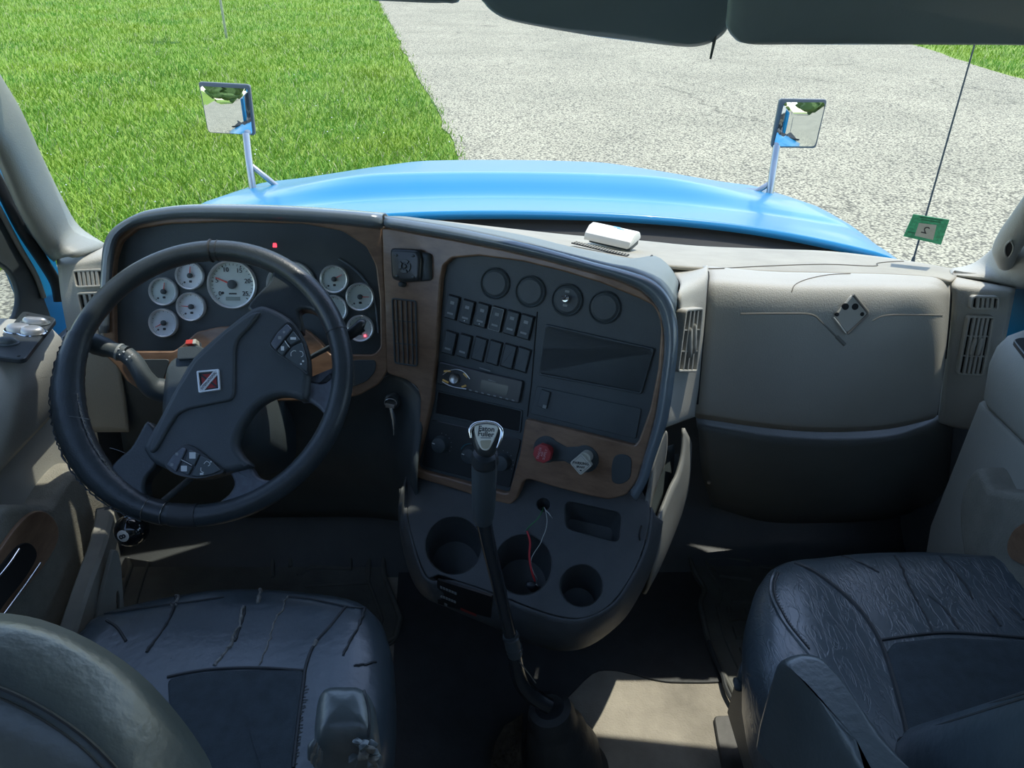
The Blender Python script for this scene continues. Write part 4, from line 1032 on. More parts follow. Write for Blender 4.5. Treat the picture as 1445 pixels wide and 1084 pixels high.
# round blanks and the chrome lamp switch
for (x, y) in [(697.6, 400), (747.5, 411.5), (799.4, 423.4), (852.5, 434)]:
    a, b = CE.px(x, y); r = .0255
    lathe('round_blank', CE, a, b, [(r + .003, -.006), (r + .003, -.001), (r + .001, .0005), (r - .001, -.002), (r - .003, -.001), (r - .005, .0)], BLACK, cs, 36, True, 12)
a, b = CE.px(799, 421.5)
sw = prism('lamp_toggle', CE, circ(a, b, .007, 18), -.001, .006, CHROME, cs, .002, 2)
tube('toggle_lever', [CE.w(a, b, .004), CE.w(a, b + .002, .016)], [.003, .0045], CHROME, sw, 10)
for dy in (-.012, .0125): prism('mark', CE, rrect(a - .004, b + dy - .002, a + .004, b + dy + .002, .0006, 2), -.001, .0006, DIMINK, cs)
# rocker switches
def along(x0, y0, x1, y1, h=0):
    p = CE.px(x0, y0, h); q = CE.px(x1, y1, h); v = Vector((q[0] - p[0], q[1] - p[1])); v.normalize(); return v
hv = along(625, 420, 745, 455)
def rot_rect(cx, cy, w, h, r=.0015, u=None):
    u = u or hv; v = Vector((-u.y, u.x)) if True else None
    c = Vector((cx, cy)); P = [c - u * w - v * h, c + u * w - v * h, c + u * w + v * h, c - u * w + v * h]
    return roundpoly([(p.x, p.y) for p in P], r, 3)
row1 = [(638, 434), (659, 440.5), (680, 445), (700.8, 450.5), (722, 456), (741.5, 461.5)]
row2 = [(634.5, 484), (655, 488.5), (676, 493), (697, 498), (717.5, 503), (737, 508)]
for r_, row in enumerate((row1, row2)):
    for k, (x, y) in enumerate(row):
        a, b = CE.px(x, y); blank = r_ == 1 and k > 1
        prism('switch_well', CE, rot_rect(a, b, .0125, .0225), -.005, -.002, VOID, cs)
        s = prism('rocker_switch' if not blank else 'blank_switch', CE, rot_rect(a, b, .011, .0205), -.004, .0035 if not blank else .001, BLACK, cs, .0015, 2)
        if not blank:
            mv = Vector((-hv.y, hv.x))
            for dd, ww, hh, mm in ((-.011, .006, .0018, DIMINK), (.009, .004, .0028, DIMINK)):
                if r_ == 1 and dd > 0: continue
                prism('legend', CE, rot_rect(a + mv.x * dd, b + mv.y * dd, ww, hh, .0005), .0034, .0039, mm, s)
            if r_ == 0 and k in (1, 2): prism('legend', CE, circ(a - mv.x * .016, b - mv.y * .016, .0012, 8), .0034, .0039, WHITEINK, s)
            if k == 3 and r_ == 0: plate('switch_rim', CE, [rot_rect(a, b, .0115, .021), rot_rect(a, b, .0102, .0197)], .002, .0042, DIMINK, s, .0003)
# radio
ro = cq([(620, 510), (739, 538), (733, 569), (617, 541)])
radio = prism('radio', CE, roundpoly(ro, .003, 3), -.006, .004, BLACKG, cs, .0015)
a, b = CE.px(642.6, 534, .004)
lathe('volume_knob', CE, a, b, [(.0098, .003), (.0098, .010), (.0085, .0125), (.006, .0115)], STEEL, radio, 28)
AMB = material('amber backlit key', (.42, .33, .12), .5, emit=(.8, .55, .15), estr=.05)
for (x0, y0, x1, y1) in [(627, 524, 636, 523.5), (654.5, 527, 660, 532.5), (625, 536, 633, 540), (652, 546, 658, 544)]:
    p = CE.px(x0, y0, .004); q = CE.px(x1, y1, .004)
    tube('key', [CE.w(p[0], p[1], .005), CE.w(q[0], q[1], .005)], .0019, AMB, radio, 6)
tube('bright_trim', [CE.wp(x, y, .006) for x, y in [(624, 538.5), (632, 543), (642, 546.5), (658, 549)]], .0011, STEEL, radio, 6, 3)
tube('bright_trim', [CE.wp(x, y, .006) for x, y in [(625, 529), (634, 523), (646, 521.5), (656, 526), (663, 535)]], .0008, STEEL, radio, 6, 3)
prism('display', CE, roundpoly(cq([(680, 536), (718, 545), (715, 559), (677, 550)], .004), .001, 2), .003, .0045, material('dim display', (.04, .055, .055), .15), radio)
prism('maker_mark', CE, rot_rect(*CE.px(694.5, 537.5, .0045), .0075, .0007, .0003), .004, .005, DIMINK, radio)
for k in range(8):
    p = CE.px(664 + 8.6 * k, 550.5 + 2.05 * k, .004); prism('preset_key', CE, rot_rect(p[0], p[1], .0026, .0011, .0005), .003, .0055, DIMINK, radio)
prism('disc_slot', CE, rot_rect(*CE.px(684, 521.5, .0045), .011, .0008, .0003), .003, .0048, DIMINK, radio)
# open pocket below the radio
po = roundpoly(cq([(616, 551), (737, 579), (734, 612), (612, 585)]), .004, 3)
pk = plate('pocket_frame', CE, [po, inset(po, .003)], -.006, -.001, BLACK, cs, .001)
prism('pocket_back', CE, inset(po, .002), -.006, -.0035, VOID, pk)
# heater controls
ho = roundpoly(cq([(607, 592), (735, 621), (719, 689), (594, 658)]), .006, 3)
hp = prism('heater_panel', CE, ho, -.006, -.001, BLACKG, cs, .001)
for (x, y) in [(622.5, 627), (664, 642), (709, 652)]:
    a, b = CE.px(x, y)
    kb = lathe('heater_knob', CE, a, b, [(.017, -.002), (.0165, .004), (.0145, .012), (.012, .013)], BLACK, hp, 28)
    prism('pointer', CE, rot_rect(a - .010, b + .002, .0028, .0009, .0004), .0128, .0135, WHITEINK, kb)
    for k in range(6):
        th = math.radians(95 - 24 * k); prism('dot', CE, circ(a + .0215 * math.cos(th), b + .0215 * math.sin(th), .0009, 8), -.001, -.0004, DIMINK, hp)
a, b = CE.px(664, 642)
tube('temperature_arc', [CE.w(a + .0215 * math.cos(t), b + .0215 * math.sin(t), -.0005) for t in np.linspace(math.radians(100), math.radians(165), 8)], .0008, material('teal print', (.03, .22, .28), .5), hp, 5)
# large blank bay at the right
bo = roundpoly(cq([(769, 457), (924, 492), (905, 557), (759, 529)]), .005, 3)
bay = plate('bay_frame', CE, [bo, inset(bo, .004)], -.006, .001, BLACK, cs, .0015)
prism('bay_back', CE, inset(bo, .003), -.006, -.003, BLACK, bay)
so = roundpoly(cq([(757, 545), (905, 577), (897, 620), (748, 584)]), .004, 3)
prism('blank_cover', CE, so, -.005, -.001, BLACK, cs, .001)
q = CE.px(768, 563); s = prism('rocker_switch', CE, rot_rect(q[0], q[1], .009, .016), -.002, .004, BLACK, cs, .001)
q = CE.px(768.5, 574, .004); prism('legend', CE, rot_rect(q[0], q[1], .0035, .003, .0005), .0038, .0043, DIMINK, s)
tube('panel_seam', [CE.wp(x, y, -.0035) for x, y in [(758, 440), (750, 540), (744, 588)]], .0012, VOID, cs, 5)
# brake valves
c1 = CE.px(771.5, 634, .01); c2 = CE.px(826, 647.5, .01); r8 = .0245
u = Vector((c2[0] - c1[0], c2[1] - c1[1])); dist = u.length; u.normalize(); v = Vector((-u.y, u.x))
loop = []
for k in range(17):
    th = math.radians(50 + 260 * k / 16); loop.append((c1[0] + u.x * r8 * math.cos(th) + v.x * r8 * math.sin(th), c1[1] + u.y * r8 * math.cos(th) + v.y * r8 * math.sin(th)))
m1 = ((c1[0] + c2[0]) / 2, (c1[1] + c2[1]) / 2)
loop.append((m1[0] - v.x * .013, m1[1] - v.y * .013))
for k in range(17):
    th = math.radians(230 + 260 * k / 16); loop.append((c2[0] + u.x * r8 * math.cos(th) + v.x * r8 * math.sin(th), c2[1] + u.y * r8 * math.cos(th) + v.y * r8 * math.sin(th)))
loop.append((m1[0] + v.x * .013, m1[1] + v.y * .013))
prism('valve_plate', CE, loop, .008, .0125, BLACK, cs, .001)
H = .034
a, b = CE.px(765.5, 640, H)
kn_ = thing('trailer_air_knob', 'red octagonal trailer air supply push knob on the wood panel', 'knob', CE.w(a, b, .012))
oc = circ(a, b, .0178, 8, ph=math.radians(22.5 - 5))
lathe('stem', CE, a + .004, b + .003, [(.009, .010), (.009, H - .006)], REDK, kn_, 18)
prism('knob_cap', CE, oc, H - .008, H + .003, REDK, kn_, .0025, 2)
PINK = material('pale red print', (.75, .42, .42), .6)
for s, dx in (('TRAILER', -.005), ('AIR', .0005), ('SUPPLY', .006)): text('lettering', CE, s, .0062, a + dx, b, H + .0034, PINK, kn_, rot=math.radians(82))
H = .036
a, b = CE.px(820, 655, H)
kn_ = thing('parking_brake_knob', 'ivory diamond shaped parking brake push knob on the wood panel', 'knob', CE.w(a, b, .012))
lathe('stem', CE, *CE.px(827, 645, .02), [(.011, .010), (.011, H - .004)], WHITEK, kn_, 20)
dm = roundpoly(circ(a, b, .0205, 4, ph=math.radians(8)), .005, 4)
prism('knob_cap', CE, dm, H - .007, H + .003, WHITEK, kn_, .002, 2)
tube('rim_line', [CE.w(x, y, H + .003) for x, y in inset(dm, .003)] + [CE.w(*inset(dm, .003)[0], H + .003)], .0004, DIMINK, kn_, 4)
text('lettering', CE, 'PARKING', .0068, a, b + .002, H + .0034, INK, kn_, rot=math.radians(8))
text('lettering', CE, 'BRAKE', .005, a + .0008, b - .0045, H + .0034, INK, kn_, rot=math.radians(8))
prism('push_mark', CE, circ(a + .002, b - .0105, .002, 10, .0012), H + .003, H + .0036, INK, kn_)
ov = smooth2([CE.px(x, y, .01) for x, y in [(868, 644), (878, 641), (890, 646), (891, 662), (888, 676), (876, 683), (865, 680), (863, 668), (864, 654)]], 3)
prism('oval_blank', CE, ov, .008, .0115, BLACK, cs, .001)
# remote keypad mounted on the wood
kp_ = thing('remote_keypad', 'small dark remote keypad with round buttons on the woodgrain', 'keypad', CE.wp(572, 395))
pillow('body', roundpoly(cq([(549, 350), (590, 352), (594, 365), (592, 397), (570, 399), (551, 394)], .03), .008, 4), [(0, .0105), (0, .024), (.003, .029), (.008, .030)], BLACKG, kp_, CE)
pillow('keypad_shade', roundpoly(cq([(586, 354), (606, 358), (607, 396), (588, 398)], .02), .006, 3), [(0, .0105), (.001, .018), (.005, .021)], BLACK, kp_, CE)  # dark slab in place of the shadow right of the keypad
pillow('cradle_foot', circ(*CE.px(566, 401, .02), .006, 14), [(0, .0105), (.001, .022), (.003, .024)], BLACK, kp_, CE)
KEYM = material('slate key', (.06, .075, .08), .4)
a, b = CE.px(571.5, 376, .03)
pillow('button', circ(a, b, .0045, 14), [(0, .029), (.001, .0325), (.002, .033)], KEYM, kp_, CE)
for k in range(4):
    th0 = math.radians(90 * k + 52); ar = [(a + .0125 * math.cos(th0 + math.radians(q)), b + .0125 * math.sin(th0 + math.radians(q))) for q in range(0, 77, 12)] + [(a + .0065 * math.cos(th0 + math.radians(q)), b + .0065 * math.sin(th0 + math.radians(q))) for q in range(76, -1, -19)]
    prism('button', CE, ar, .029, .0325, KEYM, kp_, .0006)
for x, y in [(559, 360), (583, 361), (560, 390), (583, 391)]: pillow('button', circ(*CE.px(x, y, .03), .004, 12, .003), [(0, .029), (.001, .032), (.002, .0323)], KEYM, kp_, CE)

# ------------------------------------------------------------------ ignition key in the lower panel
kf = Frame(U(554, 566, Y=1.262), (-.05, -1, .25))
ig = lathe('ignition_switch', kf, 0, 0, [(.016, -.01), (.016, .006), (.013, .010), (.007, .009)], BLACK, lp, 24)
ky = thing('ignition_key', 'steel key hanging from the ignition below the dash', 'key', kf.w(0, 0, .01))
prism('key_head', kf, [(-.009, -.004), (.009, -.006), (.010, .002), (-.008, .005)], .010, .030, STEEL, ky, .001)
ps = [kf.w(.001, -.002, .026), kf.wp(555.5, 592, .03), kf.wp(556, 614, .026)]
V, F = tube_geo(ps, [.0045, .004, .0018], 8, True, .35); obj('key_blade', V, F, CHROME, ky)
tube('key_ring', [kf.w(.012 * math.cos(t), .003 + .009 * math.sin(t), .022) for t in np.linspace(0, 2 * math.pi, 17)], .0008, STEEL, ky, 5)
# ------------------------------------------------------------------ steering wheel
WN = Vector((0, -math.cos(math.radians(45)), math.sin(math.radians(45))))
WC = U(290, 532.5, D=1.215)
WF = Frame(WC, WN)
sw_ = thing('steering_wheel', 'worn black leather steering wheel with four spokes', 'steering wheel', WC)
WLEA = material('smooth black wheel leather', (0.036, 0.047, 0.053), 0.36, var=0.15, vscale=20, bump=0.25, bscale=300, rvar=.08)
WPAD = material('matte black wheel pad', (0.050, 0.064, 0.072), 0.5, var=0.08, vscale=20, bump=0.2, bscale=700)
R_OUT = .2405; RM = .0175; RR = R_OUT - RM
def rim_pt(t, r=RR, h=0): return WF.w(r * math.cos(t), r * math.sin(t), h)
n_ = 120; V = []; F = []; sd = 16
for i in range(n_):
    t = 2 * math.pi * i / n_
    for k in range(sd):
        p = 2 * math.pi * k / sd; V.append(WF.w((RR + RM * math.cos(p)) * math.cos(t), (RR + RM * math.cos(p)) * math.sin(t), RM * 1.05 * math.sin(p)))
F = [(i * sd + k, ((i + 1) % n_) * sd + k, ((i + 1) % n_) * sd + (k + 1) % sd, i * sd + (k + 1) % sd) for i in range(n_) for k in range(sd)]
obj('rim', V, F, WLEA, sw_, True, 80)
def wang(px, py): a, b = WF.px(px, py); return math.atan2(b, a)
def ring_arc(name, t0, t1, rad, mat, rough=0.0, n=40, h=0.0, bias=0, swell=0.0):
    V = []; F = []; sd = 14
    for i in range(n + 1):
        t = t0 + (t1 - t0) * i / n; e = swell * math.sin(math.pi * i / n); bs = bias - e * .55
        for k in range(sd):
            p = 2 * math.pi * k / sd; q = (rad + e * (.75 + .25 * math.cos(p) ** 2)) * (1 + rough * noise.noise(Vector((t * 40, p * 3, 1)))) 
            V.append(WF.w((RR + bs + q * math.cos(p)) * math.cos(t), (RR + bs + q * math.cos(p)) * math.sin(t), h + (q - e * .6) * 1.05 * math.sin(p)))
    for i in range(n):
        for k in range(sd): F.append((i * sd + k, (i + 1) * sd + k, (i + 1) * sd + (k + 1) % sd, i * sd + (k + 1) % sd))
    F.append(tuple(range(sd))); F.append(tuple(range(n * sd + sd - 1, n * sd - 1, -1)))
    return obj(name, V, F, mat, sw_, True, 60)
# worn wrap on the lower left, ragged where it has split
t0 = wang(103, 470); t1 = wang(214, 706)
if t1 < t0: t1 += 2 * math.pi
wrap = ring_arc('leather_wrap', t0, t1, .0190, WLEA, .05, 70, 0, 0, .008)
def frayed(name, t0, t1, p0, mat, r=.0014, n=90, jag=.0022):
    P = []
    for i in range(n + 1):
        t = t0 + (t1 - t0) * i / n; q = .0198 + random.uniform(-.3, 1) * jag + (.011 * math.sin(math.pi * i / n) if p0 > 1.5 else .003 * math.sin(math.pi * i / n))
        P.append(WF.w((RR + q * math.cos(p0)) * math.cos(t), (RR + q * math.cos(p0)) * math.sin(t), q * math.sin(p0)))
    return tube(name, P, [random.uniform(.5, 1.3) * r for _ in P], mat, wrap, 5)
frayed('frayed_edge', t0, t1, .25, WLEA, .0016)
frayed('frayed_edge', wang(150, 530) if wang(150, 530) > 0 else wang(150, 530) + 2 * math.pi, wang(212, 640) + 2 * math.pi, 2.7, FOAM, .0013)
for (x0, y0, x1, y1, x2, y2) in [(80, 588, 95, 587, 128, 592), (155, 632, 168, 636, 182, 642)]:
    tube('loose_thread', [WF.wp(x0, y0, .012), WF.wp(x1, y1, .02), WF.wp(x2, y2, .016)], .0005, THREAD, wrap, 4, 5)
# seams of the wrap
for (px, py, w) in [(299, 345, .020), (300, 345, .0188), (484, 465, .0185), (308, 352, .0183)]:
    t = wang(px, py); ring_arc('wrap_seam', t - .004, t + .004, w, RUBBER, 0, 2)
t = wang(226, 712); ring_arc('tape_band', t - .07, t + .06, .0192, BLACKG, .02, 10)
tube('band_edge', [WF.w((RR + .0196 * math.cos(p)) * math.cos(t - .07), (RR + .0196 * math.cos(p)) * math.sin(t - .07), .0206 * math.sin(p)) for p in np.linspace(.6, 2.5, 8)], .0006, STEEL, sw_, 5)
tube('band_edge', [WF.w((RR + .0196 * math.cos(p)) * math.cos(t + .06), (RR + .0196 * math.cos(p)) * math.sin(t + .06), .0206 * math.sin(p)) for p in np.linspace(.6, 2.5, 8)], .0006, STEEL, sw_, 5)
t = wang(262, 720); ring_arc('tape_band', t - .09, t + .09, .0186, RUBBER, .05, 10)
# spokes
SPK = material('satin dark spoke cover', (0.105, 0.125, 0.155), 0.45, var=0.25, vscale=60)
def spoke(pts, h0, h1, mat, ch=.006): return prism('spoke', WF, smooth2([WF.px(x, y, (h0 + h1) / 2) for x, y in pts], 3), h0, h1, mat, sw_, ch, 3, 60)
spoke([(352, 437), (370, 414), (384, 399), (392, 376), (418, 386), (446, 420), (462, 452), (440, 440), (424, 442), (428, 470), (400, 470), (370, 450)], -.018, .008, WLEA)
spoke([(425, 536), (440, 537), (456, 540), (468, 532), (480, 512), (490, 540), (486, 580), (474, 606), (464, 598), (460, 588), (450, 576), (436, 567), (424, 565)], -.016, .006, SPK)
spoke([(318, 660), (328, 671), (333, 685), (325, 699), (312, 712), (345, 720), (385, 706), (415, 686), (396, 680), (376, 678), (364, 672), (356, 660), (340, 650)], -.016, .006, SPK)
spoke([(212, 596), (200, 614), (188, 634), (170, 650), (160, 668), (188, 694), (212, 708), (209, 690), (211, 676), (224, 660), (232, 640), (226, 610)], -.018, .007, WLEA)
# hub pad
padpx = [(202, 627), (221, 594), (248, 543), (272, 503), (313, 466), (345, 441), (358, 433), (374, 431), (406, 447), (426, 474), (435, 502), (436, 532), (431, 563), (408, 558), (385, 560), (361, 575), (341, 603), (334, 626), (343, 644), (354, 657), (320, 667), (290, 675), (260, 673), (231, 661), (213, 651), (204, 638)]
PH = .020
pl2 = [WF.px(x, y, PH) for x, y in padpx]
hubp = plate('hub_pad', WF, [smooth2(pl2, 3)], -.010, PH + .001, WPAD, sw_, .010, 4)
ridge = [(209, 632), (224, 600), (250, 549), (275, 509), (315, 471), (346, 447), (358, 440), (368, 440), (352, 462), (336, 478), (331.5, 492), (331, 556), (326, 565), (300, 570), (266, 577), (250, 585), (236, 607), (220, 636), (212, 640)]
plate('raised_plate', WF, [roundpoly([WF.px(x, y, PH + .006) for x, y in ridge], .006, 3)], PH - .008, PH + .0065, WPAD, hubp, .004, 3)
# soft bow of the lower plate
# button pods
def pod(pts, btns):
    lp_ = smooth2([WF.px(x, y, PH + .004) for x, y in pts], 3)
    p = prism('button_pod', WF, lp_, PH - .012, PH + .0055, BLACKG, sw_, .002, 2)
    for kind, q in btns:
        pts_ = [WF.px(x, y, PH + .008) for x, y in q]
        if kind == 'b': prism('button', WF, roundpoly(pts_, .0025, 3), PH + .004, PH + .009, SPK if len(q) == 5 else BLACK, p, .0012)
        elif kind == 'm': prism('legend', WF, roundpoly(pts_, .0008, 2), PH + .0085, PH + .0094, WHITEINK, p)
        elif kind == 'd': prism('legend', WF, roundpoly(pts_, .0008, 2), PH + .0085, PH + .0094, DIMINK, p)
        elif kind == 'l': tube('symbol', [WF.w(a, b, PH + .009) for a, b in pts_], .0006, WHITEINK, p, 5, 2)
sq = lambda x, y, r, ry=None: [(x - r, y - (ry or r)), (x + r, y - (ry or r)), (x + r, y + (ry or r)), (x - r, y + (ry or r))]
pod([(380, 484), (390, 468), (406, 454), (418, 464), (428, 484), (434, 508), (435, 529), (424, 521), (405, 509), (386, 495)],
    [('b', [(382, 485), (392, 469), (405, 457), (412, 464), (389, 494)]), ('b', [(391, 495), (402, 481), (409, 488), (399, 502)]), ('b', [(404, 480), (414, 467), (424, 480), (411, 487)]), ('b', [(402, 503), (412, 490), (426, 483), (433, 508), (433, 524), (418, 515)]),
     ('d', sq(395, 477, 2.2)), ('d', sq(401, 469, 1.6)), ('m', sq(399, 492, 2.2, 3)), ('m', sq(414, 478, 4, 1.8)), ('l', [(402, 481), (406, 487), (409, 491)]), ('l', [(411, 503), (411, 498), (415, 495), (418, 496)]), ('l', [(423, 496), (427, 497), (428, 502), (425, 504)]), ('m', sq(428, 510, 1.3)), ('m', sq(425, 514, 1.2))])
pod([(232, 656), (240, 643), (257, 628), (272, 629), (284, 637), (297, 647), (317, 665), (300, 672), (279, 676), (248, 670)],
    [('b', [(235, 656), (244, 643), (258, 631), (263, 634), (248, 666)]), ('b', [(252, 665), (260, 652), (272, 659), (266, 671)]), ('b', [(262, 650), (267, 634), (282, 641), (274, 658)]), ('b', [(270, 672), (283, 643), (298, 650), (312, 664), (298, 670), (280, 673)]),
     ('m', sq(260, 661.5, 4.2, 4)), ('m', sq(272, 643, 4.5, 4.5)), ('l', [(256, 649), (264, 653), (271, 657)]), ('l', [(288, 655), (292, 651), (297, 655), (294, 658)]), ('l', [(284, 660), (284, 665), (288, 667)]), ('m', sq(285, 669, 2.5, 1.4)), ('d', sq(250, 641, 2)), ('d', sq(243, 656, 2)), ('m', sq(298, 652, 1))])
# badge: chrome square, red field, diagonal lettered band
BH = PH + .0065
bq = [WF.px(x, y, BH) for x, y in [(281.5, 555), (312, 551), (310, 521.5), (278.5, 524.5)]]
bd_ = plate('badge', WF, [roundpoly(bq, .002, 3), inset(bq, .0028)], BH - .002, BH + .004, GRING, sw_, .0006)
prism('badge_field', WF, inset(bq, .001), BH - .001, BH + .0008, BLACKG, bd_)
bi = inset(bq, .0058)
prism('red_field', WF, bi, BH, BH + .0014, material('red enamel', (.32, .035, .035), .3), bd_)
cxy = (sum(p[0] for p in bq) / 4, sum(p[1] for p in bq) / 4)
d1_ = Vector((bq[2][0] - bq[0][0], bq[2][1] - bq[0][1])); LB = d1_.length; d1_.normalize(); d2_ = Vector((-d1_.y, d1_.x))
band = lambda l, w: [(cxy[0] + d1_.x * s * l + d2_.x * q * w, cxy[1] + d1_.y * s * l + d2_.y * q * w) for s, q in ((-1, -1), (1, -1), (1, 1), (-1, 1))]
cr_b = [(cxy[0] + d2_.x * s * LB * .36 + d1_.x * q * .0014, cxy[1] + d2_.y * s * LB * .36 + d1_.y * q * .0014) for s, q in ((-1, -1), (1, -1), (1, 1), (-1, 1))]
prism('cross_bar', WF, cr_b, BH + .001, BH + .0018, BLACKG, bd_)
prism('diagonal_band', WF, roundpoly(band(LB * .42, .0045), .002, 3), BH + .001, BH + .0032, material('satin silver band', (.72, .74, .75), .4, metal=.25), bd_, .0004)
text('lettering', WF, 'INTERNATIONAL', .0062, cxy[0], cxy[1], BH + .0034, INK, bd_, rot=math.atan2(d1_.y, d1_.x), sx=.72)

# ------------------------------------------------------------------ steering column, stalks
colm = thing('steering_column', 'dark steering column shroud behind the wheel', 'steering column', WF.w(0, 0, -.3))
sh = [(226, 590), (230, 535), (236, 512), (252, 501), (300, 494), (340, 500), (356, 560), (350, 620), (300, 640), (240, 632)]
pillow('shroud', smooth2([WF.px(x, y, -.06) for x, y in sh], 3), [(.0, -.34), (0, -.10), (.002, -.065), (.012, -.06)], BLACK, colm, WF)
hz = prism('hazard_housing', WF, roundpoly([WF.px(x, y, -.055) for x, y in [(250, 508), (251, 491), (278, 487), (290, 492), (292, 506)]], .004, 3), -.10, -.052, BLACK, colm, .003, 2)
prism('hazard_button', WF, roundpoly([WF.px(x, y, -.05) for x, y in [(261, 486), (262, 479.5), (276, 479), (276, 485)]], .0015, 2), -.075, -.05, material('red lens', (.75, .08, .06), .35), hz, .001)
prism('button_end', WF, roundpoly([WF.px(x, y, -.05) for x, y in [(271.5, 485.5), (272.5, 479), (277, 478.8), (276.5, 485.2)]], .001, 2), -.074, -.049, WHITEK, hz, .0005)
# turn signal stalk
P = [WF.wp(232, 552, -.09), WF.wp(214, 546, -.075), WF.wp(202, 531, -.06), WF.wp(190, 511, -.05), WF.wp(178, 500, -.046)]
stk = tube('turn_signal_stalk', P, [.022, .019, .0155, .0145, .0145], BLACK, colm, 14, 5)
P = [WF.wp(178, 500, -.046), WF.wp(160, 494, -.044), WF.wp(150, 491, -.043), WF.wp(136, 486, -.042), WF.wp(131, 484.5, -.042)]
V, F = tube_geo(curve(P, 4), [.0145, .0135, .0165, .018, .017], 14); obj('stalk_grip', V, F, BLACK, stk)
lathe('grip_ring', Frame(WF.wp(169, 497, -.045), WF.wp(150, 490, -.043) - WF.wp(178, 500, -.046)), 0, 0, [(.0150, -.002), (.0156, 0), (.0150, .002)], DIMINK, stk, 16)
fst = Frame(WF.wp(150, 490, -.024), WF.n, WF.ey)
for (x, y, r) in [(139, 489, 1.6), (145, 491, 1.6), (167, 492, 1.2), (174, 496, 1.8), (182, 503, 1.8), (186, 500, 1.4), (178, 507, 1.4), (168, 500, 1.2)]:
    q = WF.px(x, y, -.0285); prism('symbol', WF, circ(q[0], q[1], r * .0011, 4), -.031, -.0285 if x < 150 else -.0298, WHITEINK, stk)
# trailer brake lever on the right
tb = tube('hand_valve_lever', [WF.wp(425, 512, -.09), WF.wp(448, 499, -.075), WF.wp(470, 488, -.06), WF.wp(488, 478, -.05)], [.004, .0042, .0045, .006], BLACK, colm, 10, 3)
P = [WF.wp(486, 477, -.05), WF.wp(495, 471, -.045), WF.wp(506, 463, -.042), WF.wp(511, 459, -.041), WF.wp(515, 460, -.042)]
V, F = tube_geo(curve(P, 4), [.0085, .0095, .0105, .0115, .008], 14); obj('lever_grip', V, F, BLACKG, tb)
# eight ball knob on the tilt lever
BC = U(186, 748, Y=.985); RB = .0285
eb = thing('eight_ball_knob', 'black eight ball knob on a lever under the wheel', 'knob', BC)
V = []; F = []
for i in range(17):
    th = math.pi * i / 16
    for k in range(28):
        ph = 2 * math.pi * k / 28; V.append(BC + Vector((RB * math.sin(th) * math.cos(ph), RB * math.sin(th) * math.sin(ph), RB * math.cos(th))))
F = [(i * 28 + k, (i + 1) * 28 + k, (i + 1) * 28 + (k + 1) % 28, i * 28 + (k + 1) % 28) for i in range(16) for k in range(28)]
obj('ball', V, F, material('glossy black ball', (.012, .014, .016), .07, coat=.5), eb, True, 80)
nd = (U(176, 755, Y=.985 - .02) - BC).normalized(); f8 = Frame(BC + nd * (RB - .0006), nd)
V, F = lathe_geo(f8, 0, 0, [(.0105, -.0016), (.0098, -.0008), (.007, .0005), (.003, .0012), (.0003, .0013)], 24); obj('white_disc', V, F, WHITE, eb, True, 80)
text('numeral', f8, '8', .016, 0, 0, .0013, INK, eb, rot=math.radians(-65), off=.0003, thick=.0007)
tube('lever_rod', [BC + Vector((0, .015, 0)), BC + Vector((.08, .16, .02)), BC + Vector((.16, .26, .06))], [.006, .006, .006], BLACK, eb, 8, 4)
# ------------------------------------------------------------------ cup holder console under the centre stack
tp0, tp1, tp2 = U(610, 812, Y=.985), U(850, 858, Y=.88), CE.wp(742, 688, -.012)
tn = (tp1 - tp0).cross(tp2 - tp0).normalized()
if tn.z < 0: tn = -tn
TF = Frame(tp0, tn)
con = thing('cupholder_console', 'dark grey moulded cup holder console under the centre stack', 'console', (.1, 1.0, 0))
CONS = material('dark grey console plastic', (0.070, 0.080, 0.085), 0.48, var=0.12, vscale=16, bump=0.25, bscale=500)
tq = lambda pts, h=0: TF.pxs(pts, h)
t_out = [(572, 672), (574, 720), (579, 750), (590, 786), (598, 806), (606, 816), (618, 811), (640, 818), (700, 838), (750, 858), (785, 869), (815, 873), (838, 868), (862, 852), (885, 822), (903, 786), (914, 748), (917, 716), (906, 694), (880, 690), (745, 664), (700, 690), (590, 655)]
def ell(cx, cy, rx, ry, n=32): return [(cx + rx * math.cos(t), cy + ry * math.sin(t)) for t in np.linspace(0, 2 * math.pi, n + 1)[:-1]]
cups = [ell(640, 770, 40, 41), ell(738, 797, 41, 43), ell(820.5, 826.5, 30, 30)]
pocket = roundpoly([(797, 706), (878, 724), (874, 766), (798, 746)], 10, 4)
wire_hole = ell(766.5, 712, 9, 9, 20)
plate('tray', TF, [smooth2(tq(t_out), 2)] + [tq(c) for c in cups] + [tq(pocket), tq(wire_hole)], -.006, .0, CONS, con, .002)
def well(name, loop, depth, taper, mat=CONS, rim=True):
    lp_ = tq(loop); n = len(lp_)
    cx = sum(p[0] for p in lp_) / n; cy = sum(p[1] for p in lp_) / n
    A = sum(lp_[i][0] * lp_[(i + 1) % n][1] - lp_[(i + 1) % n][0] * lp_[i][1] for i in range(n))
    if A < 0: lp_ = lp_[::-1]
    V = []; F = []
    down = Vector((0, .35, -1)).normalized()
    for k, (s, d) in enumerate([(1.05, -.003), (.985, .001), (.975, -.004), (1 - taper * .5, -depth * .5), (1 - taper, -depth)]):
        for a, b in lp_:
            p = TF.w(cx + (a - cx) * s, cy + (b - cy) * s, 0)
            V.append(p + (TF.n * d if k < 3 else down * -d))
    for r in range(4):
        for i in range(n): F.append((r * n + i, (r + 1) * n + i, (r + 1) * n + (i + 1) % n, r * n + (i + 1) % n))
    F.append(tuple(range(4 * n, 5 * n)))
    o = obj(name, V, F, mat, con, True, 50)
    return o
for c in cups: well('cup_well', c, .085, .12)
well('coin_pocket', pocket, .05, .2); well('wire_hole', wire_hole, .03, .1)
